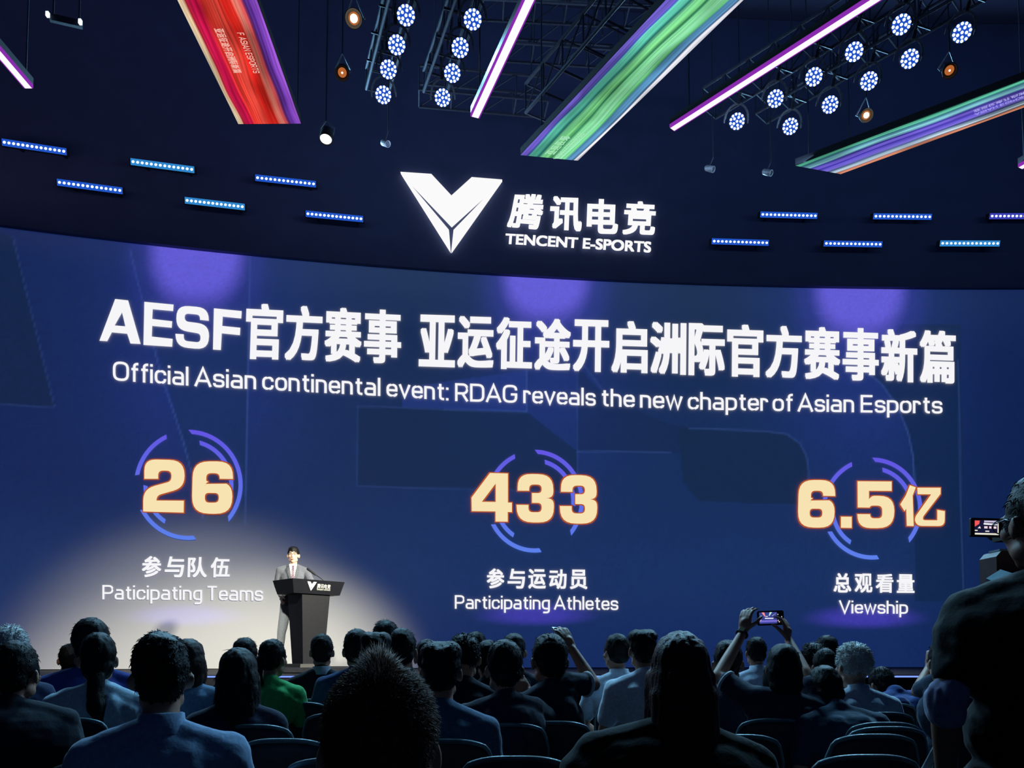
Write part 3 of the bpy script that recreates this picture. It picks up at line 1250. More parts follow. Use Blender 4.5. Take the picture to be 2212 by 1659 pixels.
def light_tube(end, far, wid, label):
    a, c = PZ(*end, Z_RIG - 0.02), PZ(*far, Z_RIG - 0.02)
    c = a + (c - a) * 1.3
    root = empty('light_tube', a)
    tag(root, label, 'light tube', 'glowing pink tubes over the audience')
    d = (c - a)
    dn = d.normalized()
    g = G()
    g.bar((0, 0, 0.0), d, wid * 0.74, 0.05)
    g.obj('glowing_core', M_TUBE, root)
    sd = dn.cross(Vector((0, 0, 1))).normalized()
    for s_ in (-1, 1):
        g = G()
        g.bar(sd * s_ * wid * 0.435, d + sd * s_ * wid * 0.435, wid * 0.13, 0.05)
        g.obj('halo_edge', M_TUBE_HALO, root)
    g = G()
    g.bar(Vector((0, 0, 0.07)), d + Vector((0, 0, 0.07)), wid, 0.09)
    g.obj('housing', M_BLACK, root)
    for t in (0.08, 0.92):
        p = d * t
        g = G()
        g.tube([p + Vector((0, 0, 0.11)), p + Vector((0, 0, CEIL - a.z))], 0.010, 5)
        g.obj('hanger', M_TRUSS, root)


light_tube((1026, 250), (1142, 0), 0.13, 'pink light tube hanging just left of the green ribbon panel')
light_tube((1452, 276), (1884, 0), 0.12, 'pink light tube hanging between the green ribbon panel and the blue violet one')
light_tube((62, 187), (-4, 110), 0.12, 'pink light tube cut by the left edge of the view')
light_tube((2204, 360), (2290, 312), 0.12, 'pink light tube of which only the tip shows at the right edge')

# LED par lamps on two double rows
M_LED = glow('led_lens_bluewhite', lin(225, 242, 255), 2.2, False)
M_PARFACE = glow('par_face_deep_blue', lin(34, 84, 210), 0.85, False)
M_GREY = surf('lamp_grey_bracket', lin(150, 158, 166), 0.5, 0.4)
_led_mesh = None


def dots(n_ring=((0, 0), (5, 0.062), (12, 0.112))):
    out = []
    for n, r in n_ring:
        if n == 0:
            out.append((0, 0))
        for i in range(n):
            a = 2 * math.pi * i / n + (0.3 if n == 12 else 0.0)
            out.append((r * math.cos(a), r * math.sin(a)))
    return out


def par_lamp_proto():
    root = empty('par_lamp')
    g = G()
    g.lathe([(0.07, -0.30), (0.12, -0.26), (0.135, -0.10), (0.145, 0.0), (0.145, 0.012), (0.137, 0.012), (0.135, 0.0)], n=24)
    g.obj('housing', M_BLACK, root, True)
    g = G()
    g.lathe([(0.134, 0.0), (0.134, 0.004)], n=24)
    face = g.obj('lens_plate', M_PARFACE, root)
    for i, (x, y) in enumerate(dots()):
        g = G()
        g.ell((0, 0, 0), (0.0215, 0.0215, 0.010), nu=10, nv=6)
        if i == 0:
            me = g.mesh('led')
            me.materials.append(M_LED)
        o = mobj('led', me, None, face)
        o.location = (x, y, 0.010)
    g = G()
    pts = []
    for i in range(13):
        a = math.pi * i / 12
        pts.append((0.20 * math.cos(a), 0.02 + 0.235 * math.sin(a), -0.16))
    for p0, p1 in zip(pts, pts[1:]):
        g.bar(p0, p1, 0.035, 0.008, up=(0, 0, 1))
    g.box((0.205, -0.0, -0.16), (0.02, 0.07, 0.05))
    g.box((-0.205, -0.0, -0.16), (0.02, 0.07, 0.05))
    g.obj('yoke', M_GREY, root)
    g = G()
    g.box((0, 0.31, -0.16), (0.05, 0.11, 0.05))
    g.tube([(0, 0.35, -0.16), (0, 0.62, -0.16)], 0.02, 8)
    g.obj('clamp', M_METAL, root)
    return root


def copy_tree(o, parent=None):
    c = o.copy()
    COL.objects.link(c)
    if parent is not None:
        c.parent = parent
        c.matrix_parent_inverse = o.matrix_parent_inverse.copy()
    for ch in list(o.children):
        copy_tree(ch, c)
    return c


PARS_L = [[(877, 33), (857, 97), (839, 150), (828, 205)], [(1021, 42), (994, 103), (977, 158), (956, 211)]]
PARS_R = [[(1947, 53), (1845, 112), (1758, 166), (1675, 213), (1592, 262)], [(2078, 70), (1965, 127), (1877, 175), (1793, 226), (1707, 273)]]
ORD = ['nearest the stage', 'second from the stage', 'third from the stage', 'fourth from the stage', 'fifth from the stage']
proto = None
bpy.context.view_layer.update()
for bank, rows in (('left', PARS_L), ('right', PARS_R)):
    for r, row in enumerate(rows):
        rowname = {'left': ['row by the orange lamp', 'row by the short pink tube'], 'right': ['row beside the long pink tube', 'row above the blue violet ribbon']}[bank][r]
        n = len(row)
        poss = []
        for i, (px, py) in enumerate(row):
            p = PZ(px, py, Z_PAR)
            poss.append(p)
            if proto is None:
                proto = par_lamp_proto()
                o = proto
            else:
                o = copy_tree(proto)
            o.location = p
            o.scale = (0.88, 0.88, 0.88)
            tgt = Vector((p.x * 0.45, 1.0, 1.4))
            dz = (tgt - p).normalized()
            xx = Vector((1, 0, 0))
            xx = (xx - dz * xx.dot(dz)).normalized()
            yy = dz.cross(xx)
            if yy.z < 0:
                xx, yy = -xx, -yy
            o.rotation_euler = Matrix((xx, yy, dz)).transposed().to_euler()
            bpy.context.view_layer.update()
            ctop = o.matrix_world @ Vector((0, 0.36, -0.16))
            clamp_tops = globals().setdefault('clamp_tops', [])
            clamp_tops.append((o, ctop))
            tag(o, 'LED par lamp %s in the %s' % (ORD[n - 1 - i], rowname), 'stage lamp', 'par lamps of the %s bank' % bank)
            if i % 2 == 1:
                lamp('SPOT', 'par_beam', p + dz * 0.06, Vector((p.x * 0.7, 2.6, 0.9)), 720, (0.30, 0.70, 1.0), spot_size=math.radians(70), spot_blend=0.8, shadow_soft_size=0.12)
        # ladder truss that carries the row
        a, b = poss[-1], poss[0]
        d = (b - a).normalized()
        a, b = a - d * 0.5, b + d * 1.6
        ctr = (a + b) / 2
        a, b = a - ctr, b - ctr
        a.z = b.z = 0
        ctr.z = Z_PAR + 0.40
        tr = empty('lighting_truss', ctr)
        tag(tr, 'black steel truss carrying the %s' % {'row by the orange lamp': 'par lamps next to the orange lamp', 'row by the short pink tube': 'par lamps just left of the short pink tube',
            'row beside the long pink tube': 'par lamps just right of the long pink tube', 'row above the blue violet ribbon': 'par lamps above the blue violet ribbon'}[rowname], 'truss', 'lighting trusses')
        for o_, ct_ in clamp_tops:
            g = G()
            iv = o_.matrix_world.inverted()
            g.tube([iv @ ct_, iv @ Vector((ct_.x, ct_.y, ctr.z + 0.36))], 0.018, 8)
            sdx = d.cross(Vector((0, 0, 1))).normalized() * 0.22
            cz = Vector((ct_.x, ct_.y, ctr.z + 0.01))
            g.tube([iv @ (cz - sdx), iv @ (cz + sdx)], 0.018, 8)
            g.obj('drop_pipe', M_METAL, o_)
        clamp_tops.clear()
        sd = d.cross(Vector((0, 0, 1))).normalized() * 0.17
        for sx in (-1, 1):
            for dz_ in (0, 0.34):
                g = G()
                g.tube([a + sd * sx + Vector((0, 0, dz_)), b + sd * sx + Vector((0, 0, dz_))], 0.024, 6)
                g.obj('truss_chord', M_TRUSS, tr)
        g = G()
        LL = (b - a).length
        k = int(LL / 0.4)
        for i in range(k + 1):
            p0 = a + d * (LL * i / k)
            g.tube([p0 - sd, p0 + sd], 0.013, 5)
            g.tube([p0 - sd + Vector((0, 0, .34)), p0 + sd + Vector((0, 0, .34))], 0.013, 5)
            for sx in (-1, 1):
                g.tube([p0 + sd * sx, p0 + sd * sx + Vector((0, 0, .34))], 0.012, 5)
                if i < k:
                    p1 = a + d * (LL * (i + 1) / k)
                    g.tube([p0 + sd * sx, p1 + sd * sx + Vector((0, 0, .34))], 0.011, 5)
        g.obj('truss_lattice', M_TRUSS, tr)
        for t in (0.12, 0.88):
            p = a.lerp(b, t)
            g = G()
            g.tube([p + Vector((0, 0, .34)), p + Vector((0, 0, CEIL - ctr.z))], 0.012, 5)
            g.obj('hanger', M_TRUSS, tr)

# cross trusses seen between the tube and the green ribbon
for px0, py0, px1, py1, z, lab in ((905, 212, 1180, 236, Z_TRUSS + 0.1, 'black ladder truss running crossways below the left par lamps'),
                                   (1090, 112, 1330, 128, Z_TRUSS + 0.9, 'black ladder truss running crossways behind the first pink tube'),
                                   (1020, 20, 1420, 40, Z_TRUSS + 1.2, 'black ladder truss running crossways at the top of the view')):
    a, b = PZ(px0, py0, z), PZ(px1, py1, z)
    ctr = (a + b) / 2
    tr = empty('lighting_truss', ctr)
    tag(tr, lab, 'truss', 'lighting trusses')
    d = (b - a).normalized()
    LL = (b - a).length
    a, b = a - ctr, b - ctr
    sd = d.cross(Vector((0, 0, 1))).normalized() * 0.2
    for sx in (-1, 1):
        for dz_ in (0, 0.4):
            g = G()
            g.tube([a + sd * sx + Vector((0, 0, dz_)), b + sd * sx + Vector((0, 0, dz_))], 0.024, 6)
            g.obj('truss_chord', M_TRUSS, tr)
    g = G()
    k = max(3, int(LL / 0.45))
    for i in range(k + 1):
        p0 = a + d * (LL * i / k)
        g.tube([p0 - sd, p0 + sd], 0.013, 5)
        for sx in (-1, 1):
            g.tube([p0 + sd * sx, p0 + sd * sx + Vector((0, 0, .4))], 0.012, 5)
            if i < k:
                p1 = a + d * (LL * (i + 1) / k)
                g.tube([p0 + sd * sx, p1 + sd * sx + Vector((0, 0, .4))], 0.011, 5)
    g.obj('truss_lattice', M_TRUSS, tr)
    for t in (0.12, 0.88):
        p = a.lerp(b, t)
        g = G()
        g.tube([p + Vector((0, 0, .4)), p + Vector((0, 0, CEIL - ctr.z))], 0.012, 5)
        g.obj('hanger', M_TRUSS, tr)

# LED batten lamps on the header wall, 14 lenses each
M_BAT = glow('batten_glow_blue', lin(36, 92, 214), 0.85, False)  # glow around the batten lenses, built as an emissive strip
M_BAT_P = glow('batten_glow_violet', lin(64, 70, 200), 0.8, False)
M_BAT_C = glow('batten_glow_cyan', lin(50, 140, 214), 0.9, False)
M_BLED = glow('batten_led', lin(232, 246, 255), 2.5, False)
BARS = [((5, 306), (143, 329), 'blue batten lamp at upper left, the one touching the left edge', 0), ((124, 392), (264, 414), 'blue batten lamp at left, lowest of its slanting column by the left edge', 0),
        ((283, 347), (419, 369), 'blue batten lamp left of the red ribbon, between two lower ones', 2), ((400, 430), (528, 450), 'blue batten lamp midway between the left edge and the sign, in the lower row', 2),
        ((552, 382), (682, 400), 'blue batten lamp under the white downlight', 0), ((661, 459), (784, 476), 'blue batten lamp closest to the left of the white sign', 0),
        ((1538, 519), (1660, 527), 'blue batten lamp closest to the right of the white sign', 0), ((1643, 461), (1765, 469), 'blue batten lamp right of the sign, upper row, first from the sign', 0),
        ((1780, 524), (1905, 530), 'blue batten lamp right of the sign, lower row, second from the sign', 0), ((1887, 465), (2012, 471), 'blue batten lamp right of the sign, upper row, second from the sign', 0),
        ((2031, 523), (2159, 529), 'bright cyan batten lamp at lower right of the header wall', 2), ((2138, 465), (2262, 469), 'violet batten lamp cut by the right edge of the view', 1)]
for (x0, y0), (x1, y1), lab, kind in BARS:
    def hp_(px, py, off):
        a, b = ray(px, py)
        Y = 13.0
        for _ in range(14):
            Y = HY(a * Y) - off
        return Vector((a * Y, Y, CAM_Z + b * Y))
    A, B = hp_(x0, y0, 0.30), hp_(x1, y1, 0.30)
    z = (A.z + B.z) / 2
    A.z = B.z = z
    ctr = (A + B) / 2
    root = empty('led_batten', ctr)
    tag(root, lab, 'stage lamp', 'LED battens on the header wall')
    d = (B - A).normalized()
    nrm = Vector((d.y, -d.x, 0)) if d.x > 0 else Vector((-d.y, d.x, 0))
    aim = (nrm + Vector((0, 0, -0.35))).normalized()
    upv = d.cross(aim) * -1
    R = Matrix((d, aim, upv)).transposed()
    if upv.z < 0:
        R = Matrix((d, aim, -upv)).transposed()
    LL = (B - A).length
    g = G()
    g.box(R @ Vector((0, -0.05, 0)), (LL + 0.05, 0.10, 0.11), R)
    g.obj('housing', M_BLACK, root)
    g = G()
    g.box(R @ Vector((0, 0.004, 0)), (LL + 0.01, 0.008, 0.105), R)
    plate = g.obj('glow_strip', (M_BAT, M_BAT_P, M_BAT_C)[kind], root)
    g = G()
    g.ell((0, 0, 0), (0.024, 0.015, 0.021), nu=8, nv=6)
    me = g.mesh('led')
    me.materials.append(M_BLED)
    for i in range(14):
        o = mobj('led', me, None, plate)
        o.location = R @ Vector(((i + 0.5) / 14 * LL - LL / 2, 0.014, 0))
    for s_ in (-0.35, 0.35):
        p = d * LL * s_
        hy = HY(ctr.x + p.x) - ctr.y
        g = G()
        g.bar(R @ Vector((LL * s_, -0.08, 0)), Vector((p.x, hy - 0.005, 0.06)), 0.04, 0.02)
        g.obj('bracket', M_METAL, root)
    lamp('AREA', 'batten_beam', ctr + aim * 0.05, ctr + nrm * 3 + Vector((0, 0, 0.1)), 110, (0.30, 0.68, 1.0) if kind != 1 else (0.4, 0.4, 1.0), shape='RECTANGLE', size=LL, size_y=0.08)

# tungsten lamps and small fixtures
M_HOT = glow('tungsten_filament', (1.0, 0.80, 0.55, 1), 8.0, False)
M_WARM = glow('bloom_warm', (0.55, 0.16, 0.04, 1), 0.8, False)  # orange glow around the bulb, built as an emissive disc
M_DOWN = glow('downlight_white', (1.0, 0.93, 0.86, 1), 2.0, False)


def can_lamp(px, py, z, r, label, hot, tilt=(0.0, -0.5, -1.0)):
    p = PZ(px, py, z)
    root = empty('can_lamp', p)
    tag(root, label, 'stage lamp')
    dz = Vector(tilt).normalized()
    R = dz.to_track_quat('Z', 'Y').to_matrix()
    g = G()
    g.lathe([(r * 0.5, -r * 2.2), (r * 0.85, -r * 1.8), (r, -r * 0.2), (r, 0.02), (r * 0.94, 0.02), (r * 0.9, -r * 0.2), (r * 0.5, -r * 0.8)], rot=R, n=20)
    g.obj('housing', M_BLACK, root, True)
    if hot:
        g = G()
        g.lathe([(r * 0.62, -r * 0.40), (r * 0.62, -r * 0.36)], rot=R, n=20)
        g.obj('glow_disc', M_WARM, root)
        g = G()
        g.ell(dz * (-r * 0.2), r * hot)
        g.obj('bulb', M_HOT, root, True)
    else:
        g = G()
        g.lathe([(r * 0.88, -0.004), (r * 0.88, 0.0)], rot=R, n=24)
        g.obj('lens', M_DOWN, root)
    g = G()
    g.tube([R @ Vector((r * 1.05, 0, -r * 0.7)), R @ Vector((r * 1.1, 0, -r * 2.4)), Vector((0, 0, r * 2.9)), R @ Vector((-r * 1.1, 0, -r * 2.4)), R @ Vector((-r * 1.05, 0, -r * 0.7))], 0.012, 6)
    g.obj('yoke', M_GREY, root)
    g = G()
    hanger(g, (0, 0, r * 2.85), CEIL - p.z)
    g.obj('hanger', M_TRUSS, root)
    return root


can_lamp(764, 40, Z_PAR, 0.115, 'glowing orange tungsten lamp left of the par lamps', 0.42, (0.1, -0.9, -0.8))
can_lamp(1872, 249, Z_PAR, 0.10, 'glowing orange tungsten lamp just above the blue violet ribbon', 0.40, (-0.2, -0.9, -0.7))
can_lamp(739, 158, Z_PAR, 0.10, 'dim tungsten lamp below the orange lamp, left of the par lamps', 0.12, (0.1, -0.7, -0.8))
can_lamp(2052, 153, Z_PAR, 0.10, 'dim tungsten lamp in the upper right between par lamps and ribbon', 0.12, (-0.2, -0.7, -0.8))
can_lamp(704, 300, Z_RIG, 0.095, 'bright white downlight below the red ribbon', 0, (0.0, -0.35, -1.0))
for px, py, lab in ((838, 311, 'small black spotlight above the V-shaped emblem'), (1541, 366, 'small black spotlight right of the sign, nearer to it'), (1666, 374, 'small black spotlight right of the sign, beside the blue violet ribbon tip')):
    p = PZ(px, py, Z_RIG + 0.3)
    root = empty('spotlight', p)
    tag(root, lab, 'stage lamp', 'small black spotlights')
    g = G()
    dz = Vector((0.6, -0.5, -0.5)).normalized()
    R = dz.to_track_quat('Z', 'Y').to_matrix()
    g.lathe([(0.03, -0.16), (0.045, -0.14), (0.05, 0.0), (0.044, 0.0), (0.04, -0.02)], rot=R, n=14)
    g.obj('housing', M_GREY, root, True)
    g = G()
    g.lathe([(0.038, -0.015), (0.038, -0.010)], rot=R, n=14)
    g.obj('lens', M_METAL, root)
    g = G()
    g.tube([R @ Vector((0, 0, -0.1)), (0, 0, 0.2), (0, 0, CEIL - p.z)], 0.010, 6)
    g.obj('hanger', M_TRUSS, root)

# twin emergency lamp in the far upper left corner
p = PZ(142, 46, Z_PAR)
root = empty('twin_lamp', p)
tag(root, 'dark bar with two small bluish white lamps in the upper left corner', 'lamp')
a, b = PZ(108, 38, Z_PAR) - p, PZ(178, 54, Z_PAR) - p
g = G()
g.bar(a, b, 0.05, 0.09)
g.obj('bar', M_METAL, root)
for q_ in (a, b):
    g = G()
    g.box(q_ + Vector((0, -0.05, 0)), (0.035, 0.04, 0.06))
    g.obj('lamp_head', glow('emergency_white', lin(214, 232, 255), 1.6, False), root)
for q_ in (a, b):
    g = G()
    hanger(g, q_ * 0.8, CEIL - p.z)
    g.obj('hanger', M_TRUSS, root)

# ------------------------------------------------------------------ people
M_SKIN = surf('skin', lin(176, 128, 104), 0.55, vary=0.08)
M_SKIN_D = surf('skin_tan', lin(140, 98, 80), 0.55, vary=0.08)
HAIRS = {}


def hairmat(name, rgb, rough=0.5):
    if name not in HAIRS:
        m = surf('hair_' + name, lin(*rgb), rough, vary=0.5, scale=180.0, bump=0.6, spec=0.22)
        HAIRS[name] = m
    return HAIRS[name]


hairmat('black', (17, 16, 18), 0.55)
hairmat('brown', (50, 32, 28))
hairmat('auburn', (62, 30, 28))
hairmat('grey', (206, 208, 206), 0.6)
hairmat('rust', (104, 74, 60), 0.6)
hairmat('white', (214, 214, 214), 0.6)


def cloth(name, rgb, rough=0.85):
    lum = sum(rgb) / 765
    return surf('cloth_' + name, lin(*rgb), rough, vary=0.15, scale=70.0, bump=0.35, spec=0.15, sheen=0.06 + 0.55 * lum)


HC = Vector((0, 0.03, 1.245))     # head centre of the seated figure
NB = Vector((0, -0.005, 1.10))    # base of the neck


def head_geo(g, T, scale=1.0, ears=True):
    """T maps head space to figure space"""
    R = T.to_3x3()
    E = lambda c, r: g.ell(T @ Vector(c), r, R, 18, 11)
    E((0, -0.012, 0.022), (0.076, 0.096, 0.098))
    E((0, 0.025, -0.035), (0.060, 0.068, 0.080))
    E((0, 0.055, -0.094), (0.026, 0.024, 0.022))
    for s in (-1, 1):
        E((s * 0.036, 0.056, -0.018), (0.029, 0.030, 0.028))
        E((s * 0.050, 0.012, -0.070), (0.016, 0.034, 0.026))
        if ears:
            E((s * 0.082, -0.007, -0.014), (0.010, 0.017, 0.031))
            g.ell(T @ Vector((s * 0.089, -0.015, -0.009)), (0.0065, 0.014, 0.029), R @ Matrix.Rotation(s * 0.45, 3, 'Z'), 14, 9)
        g.cap(T @ Vector((s * 0.014, 0.086, 0.022)), 0.010, T @ Vector((s * 0.050, 0.070, 0.024)), 0.010)
    g.cap(T @ Vector((0, 0.086, 0.012)), 0.009, T @ Vector((0, 0.104, -0.030)), 0.013)
    for s in (-1, 1):
        E((s * 0.012, 0.092, -0.034), (0.009, 0.010, 0.008))
    E((0, 0.084, -0.060), (0.024, 0.012, 0.0065))
    E((0, 0.082, -0.071), (0.020, 0.012, 0.0075))
    g.cap(T @ Vector((0, -0.022, -0.05)), 0.053, T @ Vector((0, -0.03, -0.13)), 0.055, 14)


def hand_geo(g, wrist, d, nrm, side, curl=0.4, scale=1.0, thumb=0.8, spread=0.10):
    """wrist point, direction the fingers leave in, palm normal (towards what is held); side +1 puts the thumb on the d x nrm side"""
    d = Vector(d).normalized()
    nrm = Vector(nrm)
    nrm = (nrm - d * nrm.dot(d)).normalized()
    sx = d.cross(nrm) * side
    s = scale
    w = Vector(wrist)
    pts = [w + d * 0.015 * s, w + d * 0.085 * s]
    for k in (-1.5, -0.5, 0.5, 1.5):
        g.cap(w + sx * k * 0.013 * s + d * 0.01 * s, 0.013 * s, w + sx * k * 0.0195 * s + d * 0.085 * s, 0.0105 * s, 8)
    g.ell(w + d * 0.05 * s, (0.026 * s,) * 3)
    lens = {1.5: 0.070, 0.5: 0.080, -0.5: 0.075, -1.5: 0.058}
    for k, L in lens.items():
        p = w + sx * k * 0.0195 * s + d * 0.087 * s
        dd = (d + sx * k * spread).normalized()
        a = curl * 0.6
        r = 0.0092 * s
        for seg, fr in enumerate((0.45, 0.32, 0.23)):
            dn = (dd * math.cos(a) + nrm * math.sin(a)).normalized()
            q = p + dn * L * fr * s
            g.cap(p, r, q, r * 0.9, 8)
            p = q
            r *= 0.9
            a += curl * (1.0 if seg == 0 else 0.8)
    p0 = w + sx * 0.024 * s + d * 0.02 * s
    p1 = p0 + (sx * 0.75 + d * 0.65 + nrm * 0.25).normalized() * 0.045 * s
    p2 = p1 + (sx * 0.25 + d * 0.9 + nrm * thumb * 0.6).normalized() * 0.034 * s
    p3 = p2 + (sx * -0.1 + d * 0.9 + nrm * thumb).normalized() * 0.026 * s
    g.chain([p0, p1, p2, p3], [0.0135 * s, 0.0115 * s, 0.0105 * s, 0.009 * s], 8)


HAIR_SEED = [0]


def hair_mesh(style, T, voxel, tufts=0, rng=None, tl=0.03):
    R = T.to_3x3()
    g = G()
    E = lambda c, r: g.ell(T @ Vector(c), r, R, 20, 12)
    wob, wsc, wst = 0.005, 26.0, (1, 1, 0.6)
    if style != 'bald':
        E((0, -0.020, 0.038), (0.085, 0.101, 0.0985))
    if style in ('short', 'balding', 'tied', 'lowtail', 'bun'):
        E((0, -0.022, 0.062), (0.080, 0.092, 0.082))
    if style in ('short', 'spiky', 'curly', 'parted', 'flat'):
        E((0, -0.055, -0.014), (0.072, 0.058, 0.066))
        for s in (-1, 1):
            E((s * 0.064, 0.012, 0.006), (0.017, 0.030, 0.040))
    if style in ('crop', 'tousled'):
        E((0, -0.010, 0.082), (0.074, 0.086, 0.054))
        E((0, -0.066, 0.010), (0.062, 0.044, 0.044))
    if style == 'flat':
        E((0, -0.01, 0.085), (0.072, 0.080, 0.050))
    if style == 'parted':
        for s in (-1, 1):
            E((s * 0.038, -0.010, 0.085), (0.052, 0.085, 0.052))
    if style == 'curly':
        r2 = rng
        for i in range(60):
            a, b = r2.uniform(0, 6.28), r2.uniform(0.1, 1.5)
            p = Vector((math.cos(a) * math.cos(b) * 0.082, -0.02 + math.sin(a) * math.cos(b) * 0.098, 0.042 + math.sin(b) * 0.1))
            if p.y > 0.062 and p.z < 0.09:
                continue
            E(p, (r2.uniform(.012, .02),) * 3)
    if style == 'bald':
        E((0, -0.046, -0.018), (0.078, 0.064, 0.056))
        for s in (-1, 1):
            E((s * 0.066, -0.01, 0.0), (0.016, 0.034, 0.04))
    if style == 'balding':
        E((0, -0.050, -0.012), (0.079, 0.062, 0.062))
    if style == 'bob':
        E((0, -0.032, -0.020), (0.096, 0.094, 0.125))
        for s in (-1, 1):
            E((s * 0.070, 0.010, -0.060), (0.030, 0.050, 0.085))
        E((0, -0.06, -0.09), (0.088, 0.055, 0.07))
    if style == 'long':
        E((0, -0.035, -0.02), (0.094, 0.092, 0.12))
        g.cap(T @ Vector((0.035, -0.055, -0.05)), 0.068, T @ Vector((0.042, -0.085, -0.25)), 0.055, 14)
        g.cap(T @ Vector((-0.035, -0.055, -0.05)), 0.068, T @ Vector((-0.042, -0.085, -0.25)), 0.055, 14)
        g.cap(T @ Vector((0, -0.06, -0.05)), 0.066, T @ Vector((0, -0.10, -0.28)), 0.055, 14)
        for s in (-1, 1):
            g.cap(T @ Vector((s * 0.072, 0.005, 0.0)), 0.03, T @ Vector((s * 0.082, -0.02, -0.20)), 0.03, 10)
        wst = (1.6, 1.6, 0.25)
    if style == 'ponytail':
        E((0, -0.050, -0.014), (0.072, 0.058, 0.064))
        g.chain([T @ Vector(p) for p in ((0, -0.105, 0.0), (0, -0.135, -0.04), (0.004, -0.135, -0.13), (0.01, -0.120, -0.22), (0.012, -0.11, -0.30))], [0.028, 0.036, 0.042, 0.036, 0.016], 12)
        wst = (1.4, 1.4, 0.3)
    if style == 'lowtail':
        E((0, -0.050, -0.030), (0.076, 0.060, 0.078))
        g.chain([T @ Vector(p) for p in ((0, -0.085, -0.08), (0, -0.10, -0.14), (0.004, -0.115, -0.22), (0.012, -0.125, -0.32))], [0.045, 0.046, 0.056, 0.044], 12)
        wst = (1.4, 1.4, 0.3)
    if style == 'bun':
        E((0, -0.050, -0.014), (0.072, 0.058, 0.060))
        E((-0.03, -0.085, 0.085), (0.036, 0.034, 0.034))
    if style == 'tied':
        E((0, -0.050, -0.014), (0.072, 0.058, 0.060))
        E((-0.035, -0.112, -0.005), (0.034, 0.034, 0.034))
        g.chain([T @ Vector(p) for p in ((-0.035, -0.125, -0.02), (-0.02, -0.14, -0.08), (0.0, -0.13, -0.16))], [0.028, 0.034, 0.014], 10)
    if style == 'spiky':
        wob = 0.002
    HAIR_SEED[0] += 3.7
    me = fuse(g, voxel, 2, wob, wsc, wst, HAIR_SEED[0])
    if tufts:
        n = len(me.vertices)
        co = np.empty(n * 3, np.float32)
        no = np.empty(n * 3, np.float32)
        me.vertices.foreach_get('co', co)
        me.vertex_normals.foreach_get('vector', no)
        co, no = co.reshape(-1, 3), no.reshape(-1, 3)
        vs, fs = [], []
        up = R @ Vector((0, 0, 1))
        ctr = T @ Vector((0, -0.02, 0.03))
        top = T @ Vector((0, -0.05, 0.13))
        for i in range(tufts):
            k = rng.randrange(n)
            p, q = Vector(co[k]), Vector(no[k])
            lz = (R.transposed() @ (p - ctr)).z
            flow = (p - top)
            flow = (flow - q * flow.dot(q))
            flow = flow.normalized() if flow.length > 1e-5 else Vector((1, 0, 0))
            j = Vector((rng.gauss(0, 1), rng.gauss(0, 1), rng.gauss(0, 1))) * 0.28
            if style == 'spiky':
                loc_ = R.transposed() @ (p - ctr)
                ridge = max(0.0, 1 - abs(loc_.x + 0.004) / 0.032) * (loc_.z > 0.06)
                d = (q * 0.45 + up * (0.25 + 1.3 * ridge) * (lz > 0) + j * 1.0 + flow * 0.45 * (1 - ridge)).normalized()
            elif style == 'tousled':
                d = (q * 0.5 + j * 1.3 + flow * 0.6).normalized()
            elif style == 'curly':
                d = (q * 0.6 + j * 1.6 + flow * 0.4).normalized()
            else:
                d = (q * (0.24 if style in ('short', 'crop', 'flat') else 0.07) + flow * 1.0 + j * (0.7 if style in ('short', 'crop', 'flat') else 0.3)).normalized()
            L = tl * rng.uniform(0.5, 1.2) * (1 + 2.4 * (ridge if style == 'spiky' else 0))
            wd = {'spiky': 0.0009, 'tousled': 0.0030}.get(style, 0.0024)
            x = d.orthogonal().normalized() * wd
            y = d.cross(x)
            b = len(vs)
            mid = p + d * L * 0.55
            tip = p + d * L + flow * L * 0.25
            for t in range(3):
                a = 2 * math.pi * t / 3
                o = x * math.cos(a) + y * math.sin(a)
                vs += [p - q * 0.004 + o, mid + o * 0.75]
            vs.append(tip)
            for t in range(3):
                u = (t + 1) % 3
                fs += [(b + 2 * t, b + 2 * u, b + 2 * u + 1, b + 2 * t + 1), (b + 2 * t + 1, b + 2 * u + 1, b + 6)]
        bm = bmesh.new()
        bm.from_mesh(me)
        vv = [bm.verts.new(v) for v in vs]
        for f in fs:
            bm.faces.new([vv[i] for i in f])
        bm.to_mesh(me)
        bm.free()
    return me


